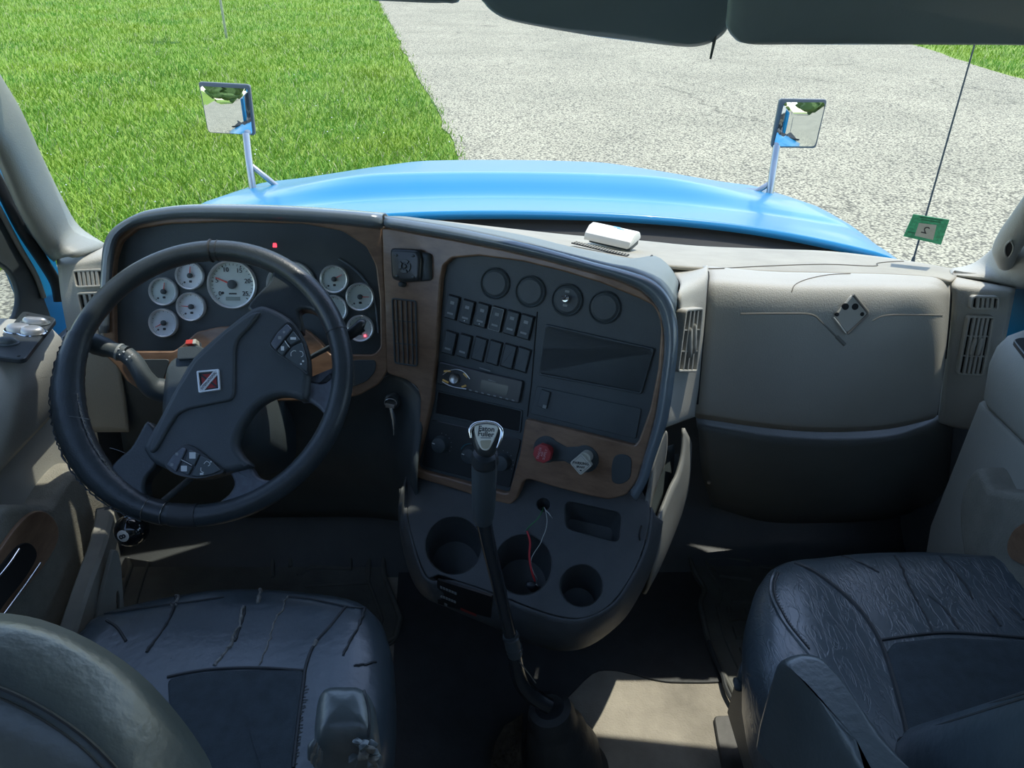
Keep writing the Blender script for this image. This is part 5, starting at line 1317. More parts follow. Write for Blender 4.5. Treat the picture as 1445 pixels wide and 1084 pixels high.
# skirt round the tray
lip = [(572, 672), (575, 722), (590, 786), (606, 817), (640, 819), (700, 839), (750, 859), (790, 871), (825, 872), (862, 853), (885, 823), (905, 784), (915, 745), (917, 716)]
low = [(566, 690, 1.12), (566, 740, 1.10), (578, 800, 1.07), (600, 838, 1.02), (640, 858, .985), (700, 884, .955), (750, 906, .935), (790, 916, .925), (830, 908, .925), (872, 876, .945), (896, 842, .97), (916, 800, 1.0), (926, 765, 1.02), (932, 735, 1.04)]
r0 = [TF.wp(x, y, -.001) for x, y in lip]; r2 = [U(*p[:2], Y=p[2]) for p in low]
r1 = [a * .6 + b * .4 + Vector((0, -.012, 0)) for a, b in zip(r0, r2)]
r3 = [p + Vector((0, .14, -.10)) for p in r2]
r00 = [TF.w(*[c * .985 for c in TF.px(x, y)], .0015) for x, y in lip]
skirt = grid('skirt', [r0, r1, r2, r3], CONS, con, nu=5, nv=4, thick=.004, flip=True)
# label on the skirt
fsk, lfk = surf_frame(bvh(skirt), [(621, 828), (688, 850), (686, 868), (621, 850)]); fsk = fsk.moved(lfk - .0055)
lb = prism('warning_label', fsk, roundpoly(fsk.pxs([(617, 818), (694, 842), (693, 872), (618, 852)], .008), .002, 2), .004, .0085, material('black label film', (.015, .017, .018), .3), con)
for (x0, y0, x1, y1, m_) in [(621, 827, 645, 837, DIMINK), (621, 839.5, 644, 849, DIMINK), (627, 851, 631, 853, DIMINK), (650, 858, 672, 867, material('red label bar', (.22, .03, .025), .6))]:
    n_ = 6 if m_ is DIMINK and x1 - x0 > 10 else 1
    for k in range(n_):
        xa, xb = x0 + (x1 - x0) * k / n_, x0 + (x1 - x0) * (k + .75 if n_ > 1 else 1) / n_
        ya, yb = y0 + (y1 - y0) * k / n_, y0 + (y1 - y0) * (k + .75 if n_ > 1 else 1) / n_
        P = fsk.pxs([(xa, ya), (xb, yb), (xb, yb + 3.2), (xa, ya + 3.2)], .009); prism('printed_mark', fsk, P, .0084, .009, m_, lb)
# side bin at the right of the console
ot = [(962, 604, 1.16), (960, 640, 1.13), (953, 668, 1.10), (944, 686, 1.075), (931, 718, 1.035), (921, 742, 1.0), (912, 756, .985)]
ob = [(968, 640, 1.22), (965, 690, 1.19), (958, 722, 1.165), (950, 745, 1.14), (938, 775, 1.10), (924, 806, 1.06), (908, 836, 1.02)]
BINM = material('grey bin plastic', (.19, .20, .19), .55, var=.06, vscale=14, bump=.25, bscale=500)
ro_ = [U(*p[:2], Y=p[2]) for p in ot]; rb_ = [U(*p[:2], Y=p[2]) for p in ob]
binw = grid('side_bin_wall', [ro_, [(a + b) / 2 + Vector((.008, -.006, 0)) for a, b in zip(ro_, rb_)], rb_, [p + Vector((0, .08, -.06)) for p in rb_]], BINM, con, nu=4, nv=4, thick=.006)
it = [(936, 612, 1.10), (930, 626, 1.085), (924, 645, 1.07), (918, 664, 1.055), (912, 695, 1.03), (908, 722, 1.01), (905, 742, .995)]
ri = [U(*p[:2], Y=p[2]) for p in it]
grid('side_bin_inner', [ri, [p + Vector((.009, .006, -.002)) for p in ri], [p + Vector((.02, .03, -.08)) for p in ri], [p + Vector((.02, .06, -.2)) for p in ri]], BINM, con, nu=4, nv=3, thick=.004)
rows = [[a.lerp(b, t) + Vector((0, .03, -.06)) for t in (0, .33, .67, 1)] for a, b in zip(ri, ro_)]
grid('side_bin_floor', rows, BLACK, con, nu=2, nv=3, thick=.004)
tube('bin_seam', [TF.wp(905, 742, .002), U(902, 756, Y=.965), U(905, 775, Y=.97), U(907, 822, Y=.995)], .0016, VOID, con, 6, 3)
a = Frame(U(908.5, 764, Y=.975), (.3, -1, .1)); lathe('screw', a, 0, 0, [(.005, -.006), (.005, .002), (.003, .003)], VOID, con, 12)
# loose wires from the wire hole
def wire(label, pts, col, name='loose_wire', r=.0015):
    P = [TF.wp(x, y, h) for x, y, h in pts]
    t = thing(name, label, 'wire', P[-1], 'loose wires at the cup holder')
    tube('strand', P, r, material(label, col, .45), t, 7, 6)
    V, F = tube_geo(P[-2:] if False else [P[-1], P[-1] + (P[-1] - P[-2]).normalized() * .006], [r * .6, r * .4], 6); obj('bare_end', V, F, STEEL, t)
    return t
wire('thin green wire hanging from the round hole above the cup holders', [(767, 716, -.01), (765, 722, .008), (758, 733, .014), (748, 742, .012), (743, 748, .006)], (.04, .22, .07), r=.0011)
wire('red wire dropping into the middle cup holder', [(744, 750, .004), (748, 765, .010), (747, 785, .008), (750, 805, .004), (755, 820, -.02)], (.55, .04, .05), r=.0019)
wire('thin white wire dangling beside the red one', [(768, 716, -.01), (770, 722, .01), (772, 735, .016), (770, 748, .014), (766, 758, .01), (762, 768, .008), (754, 780, .006), (749, 792, .004), (752, 806, -.005), (757, 815, -.02)], (.45, .48, .45), r=.0008)
wire('short white wire stub sticking out of the wire hole', [(768, 716, -.01), (770, 720, .01), (774, 724, .012), (777, 728, .012)], (.6, .62, .6), r=.0009)
pl = thing('wire_plug', 'small black plug on wires inside the middle cup holder', 'plug', TF.wp(752, 826, -.04))
pillow('plug_body', [TF.px(x, y, -.03) for x, y in ell(750, 826, 9, 6, 14)], [(0, -.055), (0, -.03), (.002, -.024), (.005, -.022)], BLACKG, pl, TF)
tube('contact', [TF.wp(756, 824, -.02), TF.wp(760, 828, -.02)], .0015, CHROME, pl, 6)

# ------------------------------------------------------------------ gear lever
gl_ = thing('gear_lever', 'tall black gear lever with a chrome capped knob', 'gear lever', U(790, 1050, Y=.84))
KF = Frame(U(686, 616, Y=.845), (-.03, -.80, .60))
kb_px = [(664, 612), (663, 604), (669, 598), (677, 595.5), (686, 594.5), (695, 595.5), (703, 599), (708.5, 607), (707, 620), (701, 633), (696, 642), (686, 646), (675, 642), (669, 632)]
kl = smooth2(KF.pxs(kb_px), 3)
knob = pillow('knob_body', kl, [(.006, -.035), (0, -.02), (0, -.004), (.002, .002), (.006, .005), (.012, .006)], BLACKG, gl_, KF, 60)
fr_out = KF.pxs([(664.5, 618), (663.5, 607), (669, 599.5), (677, 596.5), (686, 595.5), (695, 596.5), (702.5, 600), (708, 608), (706.5, 620), (701.5, 632)], .005)
tube('chrome_frame', [KF.w(a, b, .0055) for a, b in smooth2(fr_out, 4, False)], [.0016, .003, .0028, .0022, .002, .002, .0022, .0028, .003, .0016], CHROME, knob, 8)
pp = smooth2(KF.pxs([(670, 602), (677, 599.5), (686, 598.5), (695, 599.5), (702.5, 602.5), (701, 612), (696, 624), (690, 634), (684.5, 636), (678.5, 633), (673.5, 623), (670, 610)], .008), 3)
PLATE = material('satin silver plate', (.74, .75, .66), .35, metal=.3, var=.06, vscale=80)
prism('name_plate', KF, pp, .004, .008, PLATE, knob, .001)
a, b = KF.px(686.5, 605.5, .008); text('lettering', KF, 'Eaton', .0098, a, b, .0082, INK, knob, rot=math.radians(-3), off=.00018)
a, b = KF.px(685.5, 613, .008); text('lettering', KF, 'Fuller', .0098, a, b, .0082, INK, knob, rot=math.radians(-3), off=.00018)
a, b = KF.px(685.5, 618, .008); prism('small_print', KF, rrect(a - .007, b - .0008, a + .007, b + .0008, .0004, 2), .0078, .0083, DIMINK, knob)
prism('range_plate', KF, roundpoly(KF.pxs([(677, 621.5), (694, 621), (690, 632), (684.5, 634.5), (679.5, 632)], .009), .003, 3), .0078, .0088, material('brass tint plate', (.40, .38, .28), .4, metal=.5), knob)
tube('knob_collar', [U(685, 640, Y=.862), U(684, 650, Y=.865), U(683.5, 656, Y=.866)], [.0175, .021, .018], BLACKG, gl_, 20, 4)
V, F = tube_geo(curve([U(684, 648, Y=.866), U(683, 690, Y=.868), U(682, 722, Y=.869), U(682, 736, Y=.869)], 5), [.019, .0185, .0178, .0165, .014], 20); obj('sleeve', V, F, BLACK, gl_, True, 50)
tube('air_line', [U(699.5, 640, Y=.85), U(700, 665, Y=.85), U(699, 690, Y=.852)], .0008, STEEL, gl_, 5, 3)
RODM = material('black enamel rod', (.025, .03, .034), .2, coat=.3)
tube('rod', [U(682, 734, Y=.869), U(692, 780, Y=.867), U(706, 838, Y=.863), U(722, 905, Y=.858)], [.0125, .0115, .011, .011], RODM, gl_, 14, 5)
tube('coupling', [U(720, 895, Y=.859), U(724, 912, Y=.857), U(727, 924, Y=.856)], [.0130, .0135, .0130], BLACK, gl_, 16)
for yy, xx in ((899, 721), (914, 725), (919, 726.2)):
    fc = Frame(U(xx, yy, Y=.858), U(720, 895, Y=.859) - U(727, 924, Y=.856)); lathe('coupling_ring', fc, 0, 0, [(.0132, -.002), (.0148, 0), (.0132, .002)], BLACKG, gl_, 18)
tube('lower_rod', [U(726, 922, Y=.857), U(731, 950, Y=.855), U(740, 970, Y=.85), U(756, 985, Y=.845), U(775, 997, Y=.84)], [.0125, .0135, .0145, .0145, .0145], RODM, gl_, 14, 5)
tube('air_line', [U(734, 935, Y=.84), U(748, 953, Y=.838), U(756, 964, Y=.84)], .001, FOAM, gl_, 5, 3)
bt = U(776, 1000, Y=.842); bb = U(806, 1082, Y=.84) - Vector((0, 0, .05))
fb_ = Frame(bb, bt - bb, Vector((0, 1, 0))); hh = (bt - bb).length
lathe('boot', fb_, 0, 0, [(.098, -.05), (.096, .0), (.088, .012), (.083, .016), (.084, .03), (.075, .042), (.070, .046), (.071, hh * .45), (.063, hh * .55), (.058, hh * .6), (.056, hh * .72), (.046, hh * .80), (.042, hh * .84), (.043, hh * .93), (.038, hh * 1.0), (.026, hh * 1.02), (.020, hh * 1.0)], RUBBER, gl_, 40, True, 50)
# torn dark carpet beside the boot
tc_ = thing('torn_carpet', 'ragged scrap of dark brown carpet beside the lever boot', 'carpet', (U(715, 1060, Z=.05)))
mb = MB()
CARP2 = material('dark brown carpet pile', (.055, .045, .032), .95, var=.4, vscale=60)
base = [(738, 1006), (726, 1016), (712, 1024), (700, 1046), (690, 1090), (738, 1100), (735, 1050)]
prism('scrap', Frame(U(715, 1060, Z=.06), (.15, -.5, 1)), Frame(U(715, 1060, Z=.06), (.15, -.5, 1)).pxs(base), -.01, .0, CARP2, tc_)
fcp = Frame(U(715, 1060, Z=.06), (.15, -.5, 1))
for k in range(500):
    x = random.uniform(690, 740); y = random.uniform(1008, 1095)
    if x < 735 - (y - 1006) * .75 and y < 1060: continue
    p = fcp.wp(x, y, 0); q = p + Vector((random.gauss(0, .004), random.gauss(0, .004), random.uniform(.004, .012))); s = Vector((random.uniform(-.0012, .0012), random.uniform(-.0012, .0012), 0))
    mb.add([p - s, p + s, q], [(0, 1, 2)])
o = mb.build('pile', CARP2, tc_, False)
# ------------------------------------------------------------------ driver seat
def zloop(pts, Z): return [tuple(U(x, y, Z=Z))[:2] for x, y in pts]
ds = thing('driver_seat', 'black driver seat with split leather front and charcoal cloth centre', 'seat', (-.49, .62, 0))
front = zloop([(104, 903), (125, 880), (160, 861), (205, 846), (270, 833), (340, 827), (430, 832), (500, 850), (534, 872), (549, 905), (553, 950), (549, 1020), (541, 1084)], .42)
loop = front + [(-.235, .42), (-.30, .38), (-.49, .37), (-.68, .38), (-.75, .44), (-.765, .6), (-.752, .72)]
dloop = smooth2(loop, 3)
dcr = lambda x, y: .016 * max(0, min(1, (abs(x + .495) - .13) / .1))
cush = pillow('cushion', dloop, [(.03, .16), (.012, .22), (.0, .30), (-.002, .37), (.002, .405), (.012, .425), (.030, .437), (.06, .441), (.085, .442), (.11, .442), (.14, .442), (.17, .442), (.20, .442)], LEATHER, ds, None, 70, 0, dcr)
fi = Frame((0, 0, 0), (0, 0, 1), (0, 1, 0))
ins_d = zloop([(236, 957), (270, 950), (307, 945.5), (365, 944), (430, 948), (426, 980), (415, 1072), (402, 1200), (250, 1200)], .446)
pillow('cloth_insert', roundpoly(ins_d, .01, 3), [(0, .42), (0, .4435), (.003, .4455), (.008, .446), (.025, .446), (.05, .446), (.08, .446), (.12, .446)], CLOTH, ds, None, 70, 0, dcr)
cb = bvh(cush)
SURF = [cb]
def zt(name, pts, Z, r, mat, parent, n=5, sides=6, jag=0): return drape(name, SURF[0], pts, r, mat, parent, .0005, n, sides, jag)
zt('seam', [(236, 956), (270, 949), (307, 944.5), (365, 943), (430, 947)], .449, .0025, RUBBER, cush)
zt('seam', [(253, 978), (340, 974), (423, 967)], .449, .0014, THREAD, cush)
zt('seam', [(488, 856), (465, 885), (444, 909), (432, 940), (428, 968), (420, 1030), (414, 1084)], .446, .0026, RUBBER, cush)
zt('seam', [(137, 869), (190, 860), (245, 853), (316, 843)], .430, .0016, RUBBER, cush)
zt('seam', [(326, 831), (345, 826.5), (365, 826)], .420, .0014, THREAD, cush)
zt('seam', [(405, 842), (440, 846), (488, 856), (515, 859)], .430, .0016, RUBBER, cush)
zt('seam', [(150, 876), (165, 886), (178, 905)], .438, .0022, RUBBER, cush)
TEAR = material('split leather edge', (.20, .20, .185), .8, var=.5, vscale=120)
zt('tear', [(249, 838), (247, 852), (240, 872), (225, 895), (207, 921)], .442, .0026, RUBBER, cush, jag=.0006)
zt('tear', [(249, 838), (250, 845), (246, 856), (240, 852)], .437, .0026, TEAR, cush, jag=.001)
zt('tear', [(343, 855), (338, 880), (328, 903), (318, 920), (301, 940)], .444, .0030, TEAR, cush, jag=.0012)
zt('tear', [(346, 856), (341, 882), (331, 906)], .444, .0018, RUBBER, cush, jag=.0006)
zt('tear', [(405, 842), (398, 860), (386, 882), (380, 905), (365, 940)], .443, .0016, TEAR, cush, jag=.0011)
zt('tear', [(366, 826), (367, 838), (364, 852)], .435, .0034, TEAR, cush, jag=.0012)
zt('tear', [(515, 859), (508, 880), (496, 902), (484, 925)], .445, .0022, RUBBER, cush, jag=.0007)
zt('tear', [(446, 905), (442, 912)], .446, .0035, TEAR, cush, jag=.001)
zt('tear', [(500, 940), (515, 938), (530, 934)], .452, .0022, RUBBER, cush, jag=.0006)
for k in range(26):
    t = k / 25; x = 431 - 16 * t; y = 970 + 110 * t
    zt('stitch', [(x - 1, y), (x + random.uniform(1, 6), y - random.uniform(-1, 3))], .4475, .0011, THREAD, cush, 1, 4)
# armrest folded up beside the cushion, torn towards the camera
ar = zloop([(446, 990), (452, 978), (468, 972), (490, 970.5), (512, 972), (524, 982), (529, 1002), (530, 1030), (524, 1046), (490, 1050), (455, 1050), (444, 1040), (443, 1012)], .70)
ar = smooth2(ar, 3)
fa = Frame((0, 0, 0), (0, .06, 1), (0, 1, 0))
arm = pillow('armrest', ar, [(.004, .34), (0, .50), (-.001, .62), (-.001, .685), (.002, .700), (.008, .711), (.018, .716)], LEATHER2, ds, None, 70)
SURF[0] = bvh(arm); zt('seam', [(513, 976), (520, 1005), (520, 1040)], .702, .0016, RUBBER, arm)
fl = Frame(U(490, 1062, Y=.425), (0, -1, .35))
for k in range(14):
    x = random.uniform(494, 532); y = random.uniform(1042, 1080)
    P = [fl.wp(x, y, .004), fl.wp(x + random.uniform(-9, 9), y + random.uniform(4, 12), random.uniform(.006, .016)), fl.wp(x + random.uniform(-12, 12), y + random.uniform(10, 22), .006)]
    tube('torn_flap', P, [random.uniform(.002, .004), random.uniform(.004, .007), .001], LEATHER2 if k % 3 else FOAM, arm, 6, 4, squash=.25)
for k in range(5):
    P = [fl.wp(445 + k * 2, 1044 + k * 4, .003), fl.wp(438 + k * 3, 1056 + k * 5, .006), fl.wp(436 + k * 4, 1072 + k * 5, .003)]
    tube('torn_flap', P, [.002, .004, .002], FOAM if k % 2 else LEATHER2, arm, 6, 3, squash=.5)
# backrest seen from behind
bp_ = U(130, 898, Z=1.0); BF = Frame(bp_, (.02, -.93, .36))
bo_ = [BF.px(x, y, -.07) for x, y in [(308, 1092), (288, 1050), (252, 1000), (200, 945), (130, 898), (60, 869), (0, 859), (-70, 856), (-160, 868), (-300, 910), (-430, 1000), (-520, 1150), (-560, 1500), (0, 1650), (330, 1450), (330, 1200)]]
back = pillow('backrest', smooth2(bo_, 3), [(.03, -.085), (.003, -.07), (.002, -.05), (.005, -.025), (.010, -.010), (.022, .002), (.04, .008), (.07, .004), (.10, -.002)], LEATHER2, ds, BF, 70)
edge = inset(smooth2(bo_, 3), .009)
for off, r in ((.010, .0012), (.013, .0008)):
    e = inset(smooth2(bo_, 3), off); tube('piping', [BF.w(a, b, .0 - .008 if off < .012 else -.004) for a, b in e[:38]], r, RUBBER, back, 5)
box('seat_base', (-.49, .62, .09), (.42, .42, .16), BLACK, ds, .01)

# ------------------------------------------------------------------ passenger seat
ps_ = thing('passenger_seat', 'creased black leather passenger seat with charcoal cloth centre', 'seat', (.66, .68, 0))
pf = zloop([(1062, 960), (1057, 915), (1057, 880), (1062, 850), (1072, 824), (1090, 806), (1120, 791), (1180, 778.5), (1265, 773), (1351, 778), (1445, 792), (1520, 816)], .43)
loop = pf + [(.985, .80), (.98, .5), (.9, .40), (.66, .38), (.45, .40), (.37, .45), (.335, .58)]
pcr = lambda x, y: .022 * max(0, min(1, (abs(x - .655) - .15) / .1)) - .006 * max(0, 1 - abs(x - .655) / .2)
WRK = bpy.data.materials.new('creased black leather'); WRK.use_nodes = True
nt = WRK.node_tree; N = nt.nodes; L = nt.links; p = N['Principled BSDF']
p.inputs['Base Color'].default_value = (.064, .087, .102, 1); p.inputs['Roughness'].default_value = .30; p.inputs['Specular IOR Level'].default_value = .9
tcn = N.new('ShaderNodeTexCoord'); mpn = N.new('ShaderNodeMapping'); mpn.inputs['Scale'].default_value = (48, 15, 15); mpn.inputs['Rotation'].default_value = (0, 0, .75)
L.new(tcn.outputs['Object'], mpn.inputs['Vector'])
vn = N.new('ShaderNodeTexNoise'); vn.inputs['Scale'].default_value = 1.0; vn.inputs['Detail'].default_value = 5; vn.inputs['Distortion'].default_value = 1.6
L.new(mpn.outputs[0], vn.inputs['Vector'])
rp_ = ramp(N, [(0.44, (1, 1, 1)), (0.49, (.25, .25, .25)), (0.50, (.25, .25, .25)), (0.55, (1, 1, 1))])
L.new(vn.outputs['Fac'], rp_.inputs['Fac'])
fn2 = N.new('ShaderNodeTexNoise'); fn2.inputs['Scale'].default_value = 180; L.new(tcn.outputs['Object'], fn2.inputs['Vector'])
ad = N.new('ShaderNodeMath'); ad.operation = 'MULTIPLY_ADD'; ad.inputs[1].default_value = .35
L.new(fn2.outputs['Fac'], ad.inputs[0]); L.new(rp_.outputs['Color'], ad.inputs[2])
bpn = N.new('ShaderNodeBump'); bpn.inputs['Strength'].default_value = .30; bpn.inputs['Distance'].default_value = .0016
L.new(ad.outputs[0], bpn.inputs['Height']); L.new(bpn.outputs['Normal'], p.inputs['Normal'])
cush = pillow('cushion', smooth2(loop, 3), [(.05, .17), (.03, .22), (.008, .30), (-.002, .36), (-.001, .40), (.005, .425), (.018, .441), (.04, .449), (.075, .450), (.10, .450), (.13, .450), (.16, .450), (.19, .450), (.22, .450)], WRK, ps_, None, 70, 0, pcr)
ins = zloop([(1250, 921), (1262, 905), (1338, 895), (1445, 902), (1520, 910), (1560, 1000), (1560, 1300), (1300, 1200), (1284, 1050), (1266, 978)], .452)
pillow('cloth_insert', roundpoly(ins, .008, 3), [(0, .42), (0, .4505), (.003, .453), (.010, .454), (.03, .454), (.06, .454), (.09, .454), (.12, .454)], CLOTH, ps_, None, 70, 0, pcr)
SURF[0] = bvh(cush)
zt('seam', [(1240, 904), (1290, 897), (1338, 893.5), (1400, 897), (1445, 901), (1500, 906)], .455, .0026, RUBBER, cush)
zt('seam', [(1250, 926), (1340, 925), (1445, 926), (1500, 927)], .458, .0018, RUBBER, cush)
zt('seam', [(1122, 795), (1150, 808), (1180, 830), (1205, 852), (1222, 872), (1238, 898), (1249, 922), (1258, 950), (1266, 978), (1274, 1010), (1282, 1050)], .460, .0035, RUBBER, cush)
zt('piping', [(1094, 806), (1088, 822), (1088, 840), (1097, 862), (1110, 884), (1137, 917), (1150, 935)], .462, .0030, LEATHER, cush)
zt('piping', [(1098, 808), (1093, 824), (1094, 842), (1103, 862), (1116, 884), (1142, 916)], .466, .0018, RUBBER, cush)
for k in range(30):
    t = k / 29; P = curve([hit(SURF[0], x, y, .001) for x, y in [(1097, 812), (1092, 830), (1099, 858), (1113, 884), (1136, 912)]], 8)
    i = t * (len(P) - 1.01); q = P[int(i)].lerp(P[int(i) + 1], i % 1); tube('stitch', [q + Vector((.002, 0, 0)), q + Vector((.006, .001, 0))], .0008, THREAD, cush, 4)
for pts in ([(1262, 785), (1272, 800), (1282, 825), (1295, 850), (1307, 872), (1316, 893)], [(1326, 785), (1345, 806), (1362, 826), (1372, 845)], [(1310, 840), (1335, 862), (1352, 888)], [(1396, 862), (1412, 884)], [(1180, 782), (1215, 795), (1240, 808)], [(1425, 800), (1440, 822)], [(1425, 858), (1444, 875)]):
    zt('crease', pts, .451, .0016, RUBBER, cush, jag=.0006)
# armrest
al = zloop([(1102, 930), (1110, 920), (1128, 915), (1152, 919), (1172, 936), (1190, 956), (1235, 1014), (1290, 1084), (1340, 1150)], .605)
ar_ = zloop([(1260, 1150), (1212, 1084), (1172, 1018), (1137, 964)], .605)
arm = pillow('armrest', smooth2(al + [(.36, .22), (.30, .22)] + ar_, 3), [(.004, .43), (.0, .47), (-.001, .52), (.000, .585), (.003, .597), (.008, .604), (.015, .607), (.02, .607)], LEATHER2, ps_, None, 70)
# backrest rising behind the cushion
BF2 = Frame((.70, .53, .40), (0, .90, .43), (0, -.43, .90))
bl2 = roundpoly([(-.27, .02), (.27, .02), (.25, .60), (.16, .72), (-.16, .72), (-.25, .60)], .09, 6)
bk = pillow('backrest', bl2, [(.02, -.10), (0, -.07), (-.001, .02), (.003, .05), (.012, .068), (.03, .08), (.07, .086)], LEATHER, ps_, BF2, 70)
for off, h in ((.014, .071), (.022, .077)):
    e = inset(bl2, off); tube('piping', [BF2.w(a, b, h) for a, b in e] + [BF2.w(*e[0], h)], .0022, RUBBER, bk, 6)
box('seat_base', (.66, .66, .10), (.46, .44, .18), BLACK, ps_, .012)
box('side_valance', (.405, .66, .19), (.035, .46, .20), BLACK, ps_, .012)
P = [U(1058, 940, Y=.80), U(1044, 950, Y=.80), U(1040, 966, Y=.80)]
lv = tube('slide_lever', [U(1075, 968, Y=.80), U(1055, 967, Y=.795), U(1040, 966, Y=.79), U(1037, 966, Y=.79)], [.010, .012, .013, .009], BLACK, ps_, 10, 3, squash=.6)
tube('lever_loop', [U(1062, 930, Y=.82), U(1053, 936, Y=.81), U(1048, 948, Y=.80), U(1047, 960, Y=.795)], .007, BLACK, ps_, 8, 4)
bu = thing('seatbelt_buckle', 'black seatbelt buckle with red button beside the passenger seat', 'buckle', U(1092, 1070, X=.33))
fb2 = Frame(U(1088, 1043, X=.36), (-.9, -.35, .25))
prism('buckle_body', fb2, roundpoly(fb2.pxs([(1076, 1028), (1092, 1026), (1112, 1090), (1092, 1096)]), .004, 3), -.012, .003, BLACK, bu, .002)
prism('release_button', fb2, roundpoly(fb2.pxs([(1081, 1036), (1091, 1033.5), (1095, 1048), (1085, 1051)], .004), .002, 2), .002, .006, material('red buckle button', (.55, .05, .04), .45), bu, .001)
prism('tag_print', fb2, roundpoly(fb2.pxs([(1089, 1066), (1099, 1063), (1104, 1078), (1093, 1081)], .004), .001, 2), .002, .0045, DIMINK, bu)

# ------------------------------------------------------------------ floor mats and small floor things
def mat_obj(label, px, Z, ribs):
    m = thing('floor_mat', label, 'floor mat', U(*px[0], Z=Z - .01), 'rubber floor mats')
    lp_ = smooth2(zloop(px, Z), 3); f0 = Frame((0, 0, 0), (0, 0, 1), (0, 1, 0))
    prism('mat_sheet', f0, lp_, Z - .012, Z - .004, MAT, m, .003)
    e = inset(lp_, .006); tube('mat_rim', [Vector((a, b, Z - .002)) for a, b in e] + [Vector((*e[0], Z - .002))], .006, MAT, m, 8)
    e = inset(lp_, .045); tube('mat_rib', [Vector((a, b, Z - .003)) for a, b in e] + [Vector((*e[0], Z - .003))], .004, MAT, m, 6)
    for r in ribs: tube('mat_rib', [U(x, y, Z=Z - .002) for x, y in r], .0055, MAT, m, 6)
    return m
mat_obj('dark rubber floor mat with maze ribs in the passenger footwell',
        [(961, 748), (968, 780), (978, 808), (991, 830), (985, 847), (990, 875), (997, 903), (1010, 935), (1025, 965), (1048, 1000), (1100, 1010), (1200, 930), (1290, 880), (1290, 770), (1200, 745), (1080, 738)], .012,
        [[(1005, 800), (1012, 806), (1015, 812), (1060, 818)], [(1000, 790), (1020, 788), (1060, 792)], [(1010, 775), (1050, 775)], [(1028, 858), (1030, 875), (1055, 872), (1054, 860)], [(1036, 885), (1040, 900), (1060, 897)], [(1046, 915), (1050, 928), (1062, 926)], [(1033, 848), (1060, 850)], [(1070, 800), (1120, 805), (1122, 820)], [(1080, 780), (1140, 785)]])
mat_obj('dark rubber floor mat with channel ribs in the driver footwell',
        [(190, 745), (180, 800), (170, 900), (380, 960), (560, 900), (545, 810), (530, 745), (400, 725)], .012,
        [[(385, 815), (385, 780), (405, 770), (405, 750)], [(420, 812), (440, 800), (495, 803), (497, 770), (470, 766)], [(430, 826), (520, 822), (523, 770)], [(410, 770), (410, 800)]])
ln = thing('floor_shade_sheet', 'black sheet with a wavy rear edge added as the deep shade on the floor', 'floor mat', (.1, 1.2, 0))  # dark sheet added in place of deep shade on the floor
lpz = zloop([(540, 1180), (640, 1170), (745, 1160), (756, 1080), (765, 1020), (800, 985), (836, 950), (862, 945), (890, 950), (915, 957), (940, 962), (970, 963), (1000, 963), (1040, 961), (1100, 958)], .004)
prism('shade_sheet', Frame((0, 0, 0), (0, 0, 1), (0, 1, 0)), smooth2(lpz, 3, False) + [(.6, 1.40), (-.30, 1.40)], .0, .004, RUBBER, ln, .001)
stp = thing('strap_rim_shade', 'black strap by the passenger seat, run on as the dark shade of the mat rim', 'cord', U(1048, 1003, Z=.01))
tube('cord', [U(x, y, Z=.014) for x, y in [(1046, 1003), (1034, 990), (1024, 970), (1020, 955), (1012, 935), (1000, 905)]], .005, RUBBER, stp, 7, 4)  # near end is the strap; the rest draws the mat rim's shadow
fp = thing('seat_floor_plate', 'dark worn metal plate on the floor beside the passenger seat', 'plate', U(1035, 1050, Z=.004))
prism('plate', Frame((0, 0, 0), (0, 0, 1), (0, 1, 0)), roundpoly(zloop([(1007, 1010), (1060, 1008), (1085, 1100), (1022, 1100)], .008), .01, 3), .0, .008, material('worn dark plate', (.05, .052, .05), .5, var=.4, vscale=30), fp, .002)
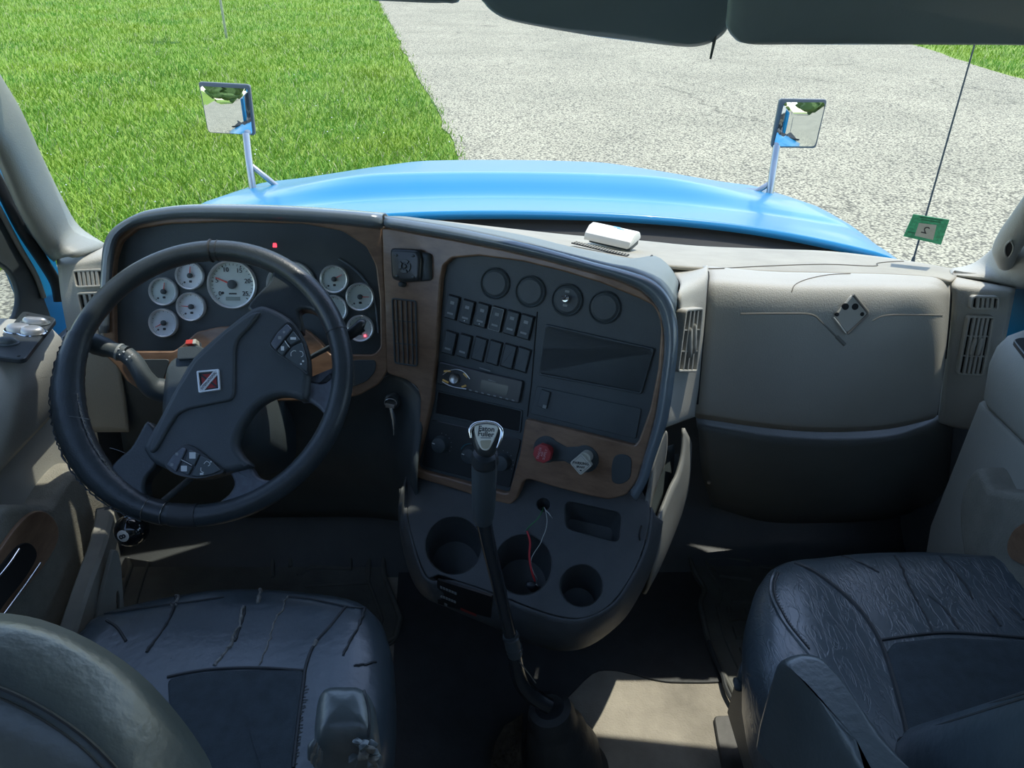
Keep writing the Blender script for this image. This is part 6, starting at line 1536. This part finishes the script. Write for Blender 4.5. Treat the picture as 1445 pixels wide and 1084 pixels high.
# rails between the driver door and the seat
rl = thing('seat_side_rail', 'dark curved rail with a sunlit tip between driver door and seat', 'rail', U(100, 878, X=-.765))
RAILM = material('dusty grey rail plastic', (.28, .28, .25), .6, var=.1, vscale=20)
P = [U(149, 722, X=-.775), U(148, 736, X=-.77), U(140, 770, X=-.765), U(125, 812, X=-.762), (U(108, 862, X=-.762)), U(95, 905, X=-.762)]
Pc = curve(P, 6); V = []; F = []
for i, q in enumerate(Pc):
    t = (Pc[min(i + 1, len(Pc) - 1)] - Pc[max(i - 1, 0)]).normalized(); s_ = t.cross(Vector((0, 0, 1))).normalized(); u_ = s_.cross(t)
    for a, b in ((-.016, -.03), (.016, -.03), (.016, .006), (.011, .012), (-.011, .012), (-.016, .006)): V.append(q + s_ * a + u_ * b)
n6 = 6
for i in range(len(Pc) - 1):
    for k in range(n6): F.append(((i + 1) * n6 + k, (i + 1) * n6 + (k + 1) % n6, i * n6 + (k + 1) % n6, i * n6 + k))
F += [tuple(range(n6)), tuple(range((len(Pc) - 1) * n6, len(Pc) * n6))[::-1]]
obj('rail_body', V, F, RAILM, rl, True, 30)
prism('rail_cap', Frame(P[0], (P[0] - P[1])), rrect(-.014, -.012, .014, .012, .004), -.004, .004, BLACK, rl, .002)
br2 = thing('slotted_bracket', 'pale slotted bracket standing beside the driver cushion', 'bracket', U(150, 862, X=-.735))
fbk = Frame(U(160, 820, X=-.725), (.86, -.45, .2))
plate('bracket_plate', fbk, [roundpoly(fbk.pxs([(160, 776), (167, 777), (171, 795), (177, 870), (135, 880), (148, 822)]), .004, 3), roundpoly(fbk.pxs([(165, 836), (167, 833), (169, 842), (169.5, 862), (164, 864)]), .002, 3)], -.010, .0, RAILM, br2, .0015)
# kick panels closing the cab sides ahead of the doors
for sx, nm in ((-1, 'wall_left_kick'), (1, 'wall_right_kick')):
    f = Frame((sx * .99, 0, 0), (-sx, 0, 0), (0, 0, 1)); k = f.ex.y
    o = prism(nm, f, [(k * 1.0, -.02), (k * 1.72, -.02), (k * 1.72, .60), (k * 1.0, .60)], -.02, 0, DARKGREY, None, .004); struct(o, 'dark kick panel ahead of the door')
for sx, nm in ((-1, 'wall_left_rear'), (1, 'wall_right_rear')):
    f = Frame((sx * 1.0, 0, 0), (-sx, 0, 0), (0, 0, 1)); k = f.ex.y
    o = prism(nm, f, [(k * -.65, -.02), (k * -.25, -.02), (k * -.25, 1.8), (k * -.65, 1.8)], -.03, 0, HEAD, None, .004); struct(o, 'padded cab side behind the door')
    f = Frame((sx * .985, 0, 0), (-sx, 0, 0), (0, 0, 1))
    o = prism(nm.replace('rear', 'top'), f, [(k * -.25, 1.55), (k * 1.24, 1.55), (k * 1.24, 1.70), (k * 1.0, 1.80), (k * -.25, 1.80)], -.03, 0, HEAD, None, .004); struct(o, 'cab side above the door')
o = box('wall_back', (0, -.63, .9), (2.04, .04, 1.84), HEAD, None, 0); struct(o, 'padded rear wall of the cab')
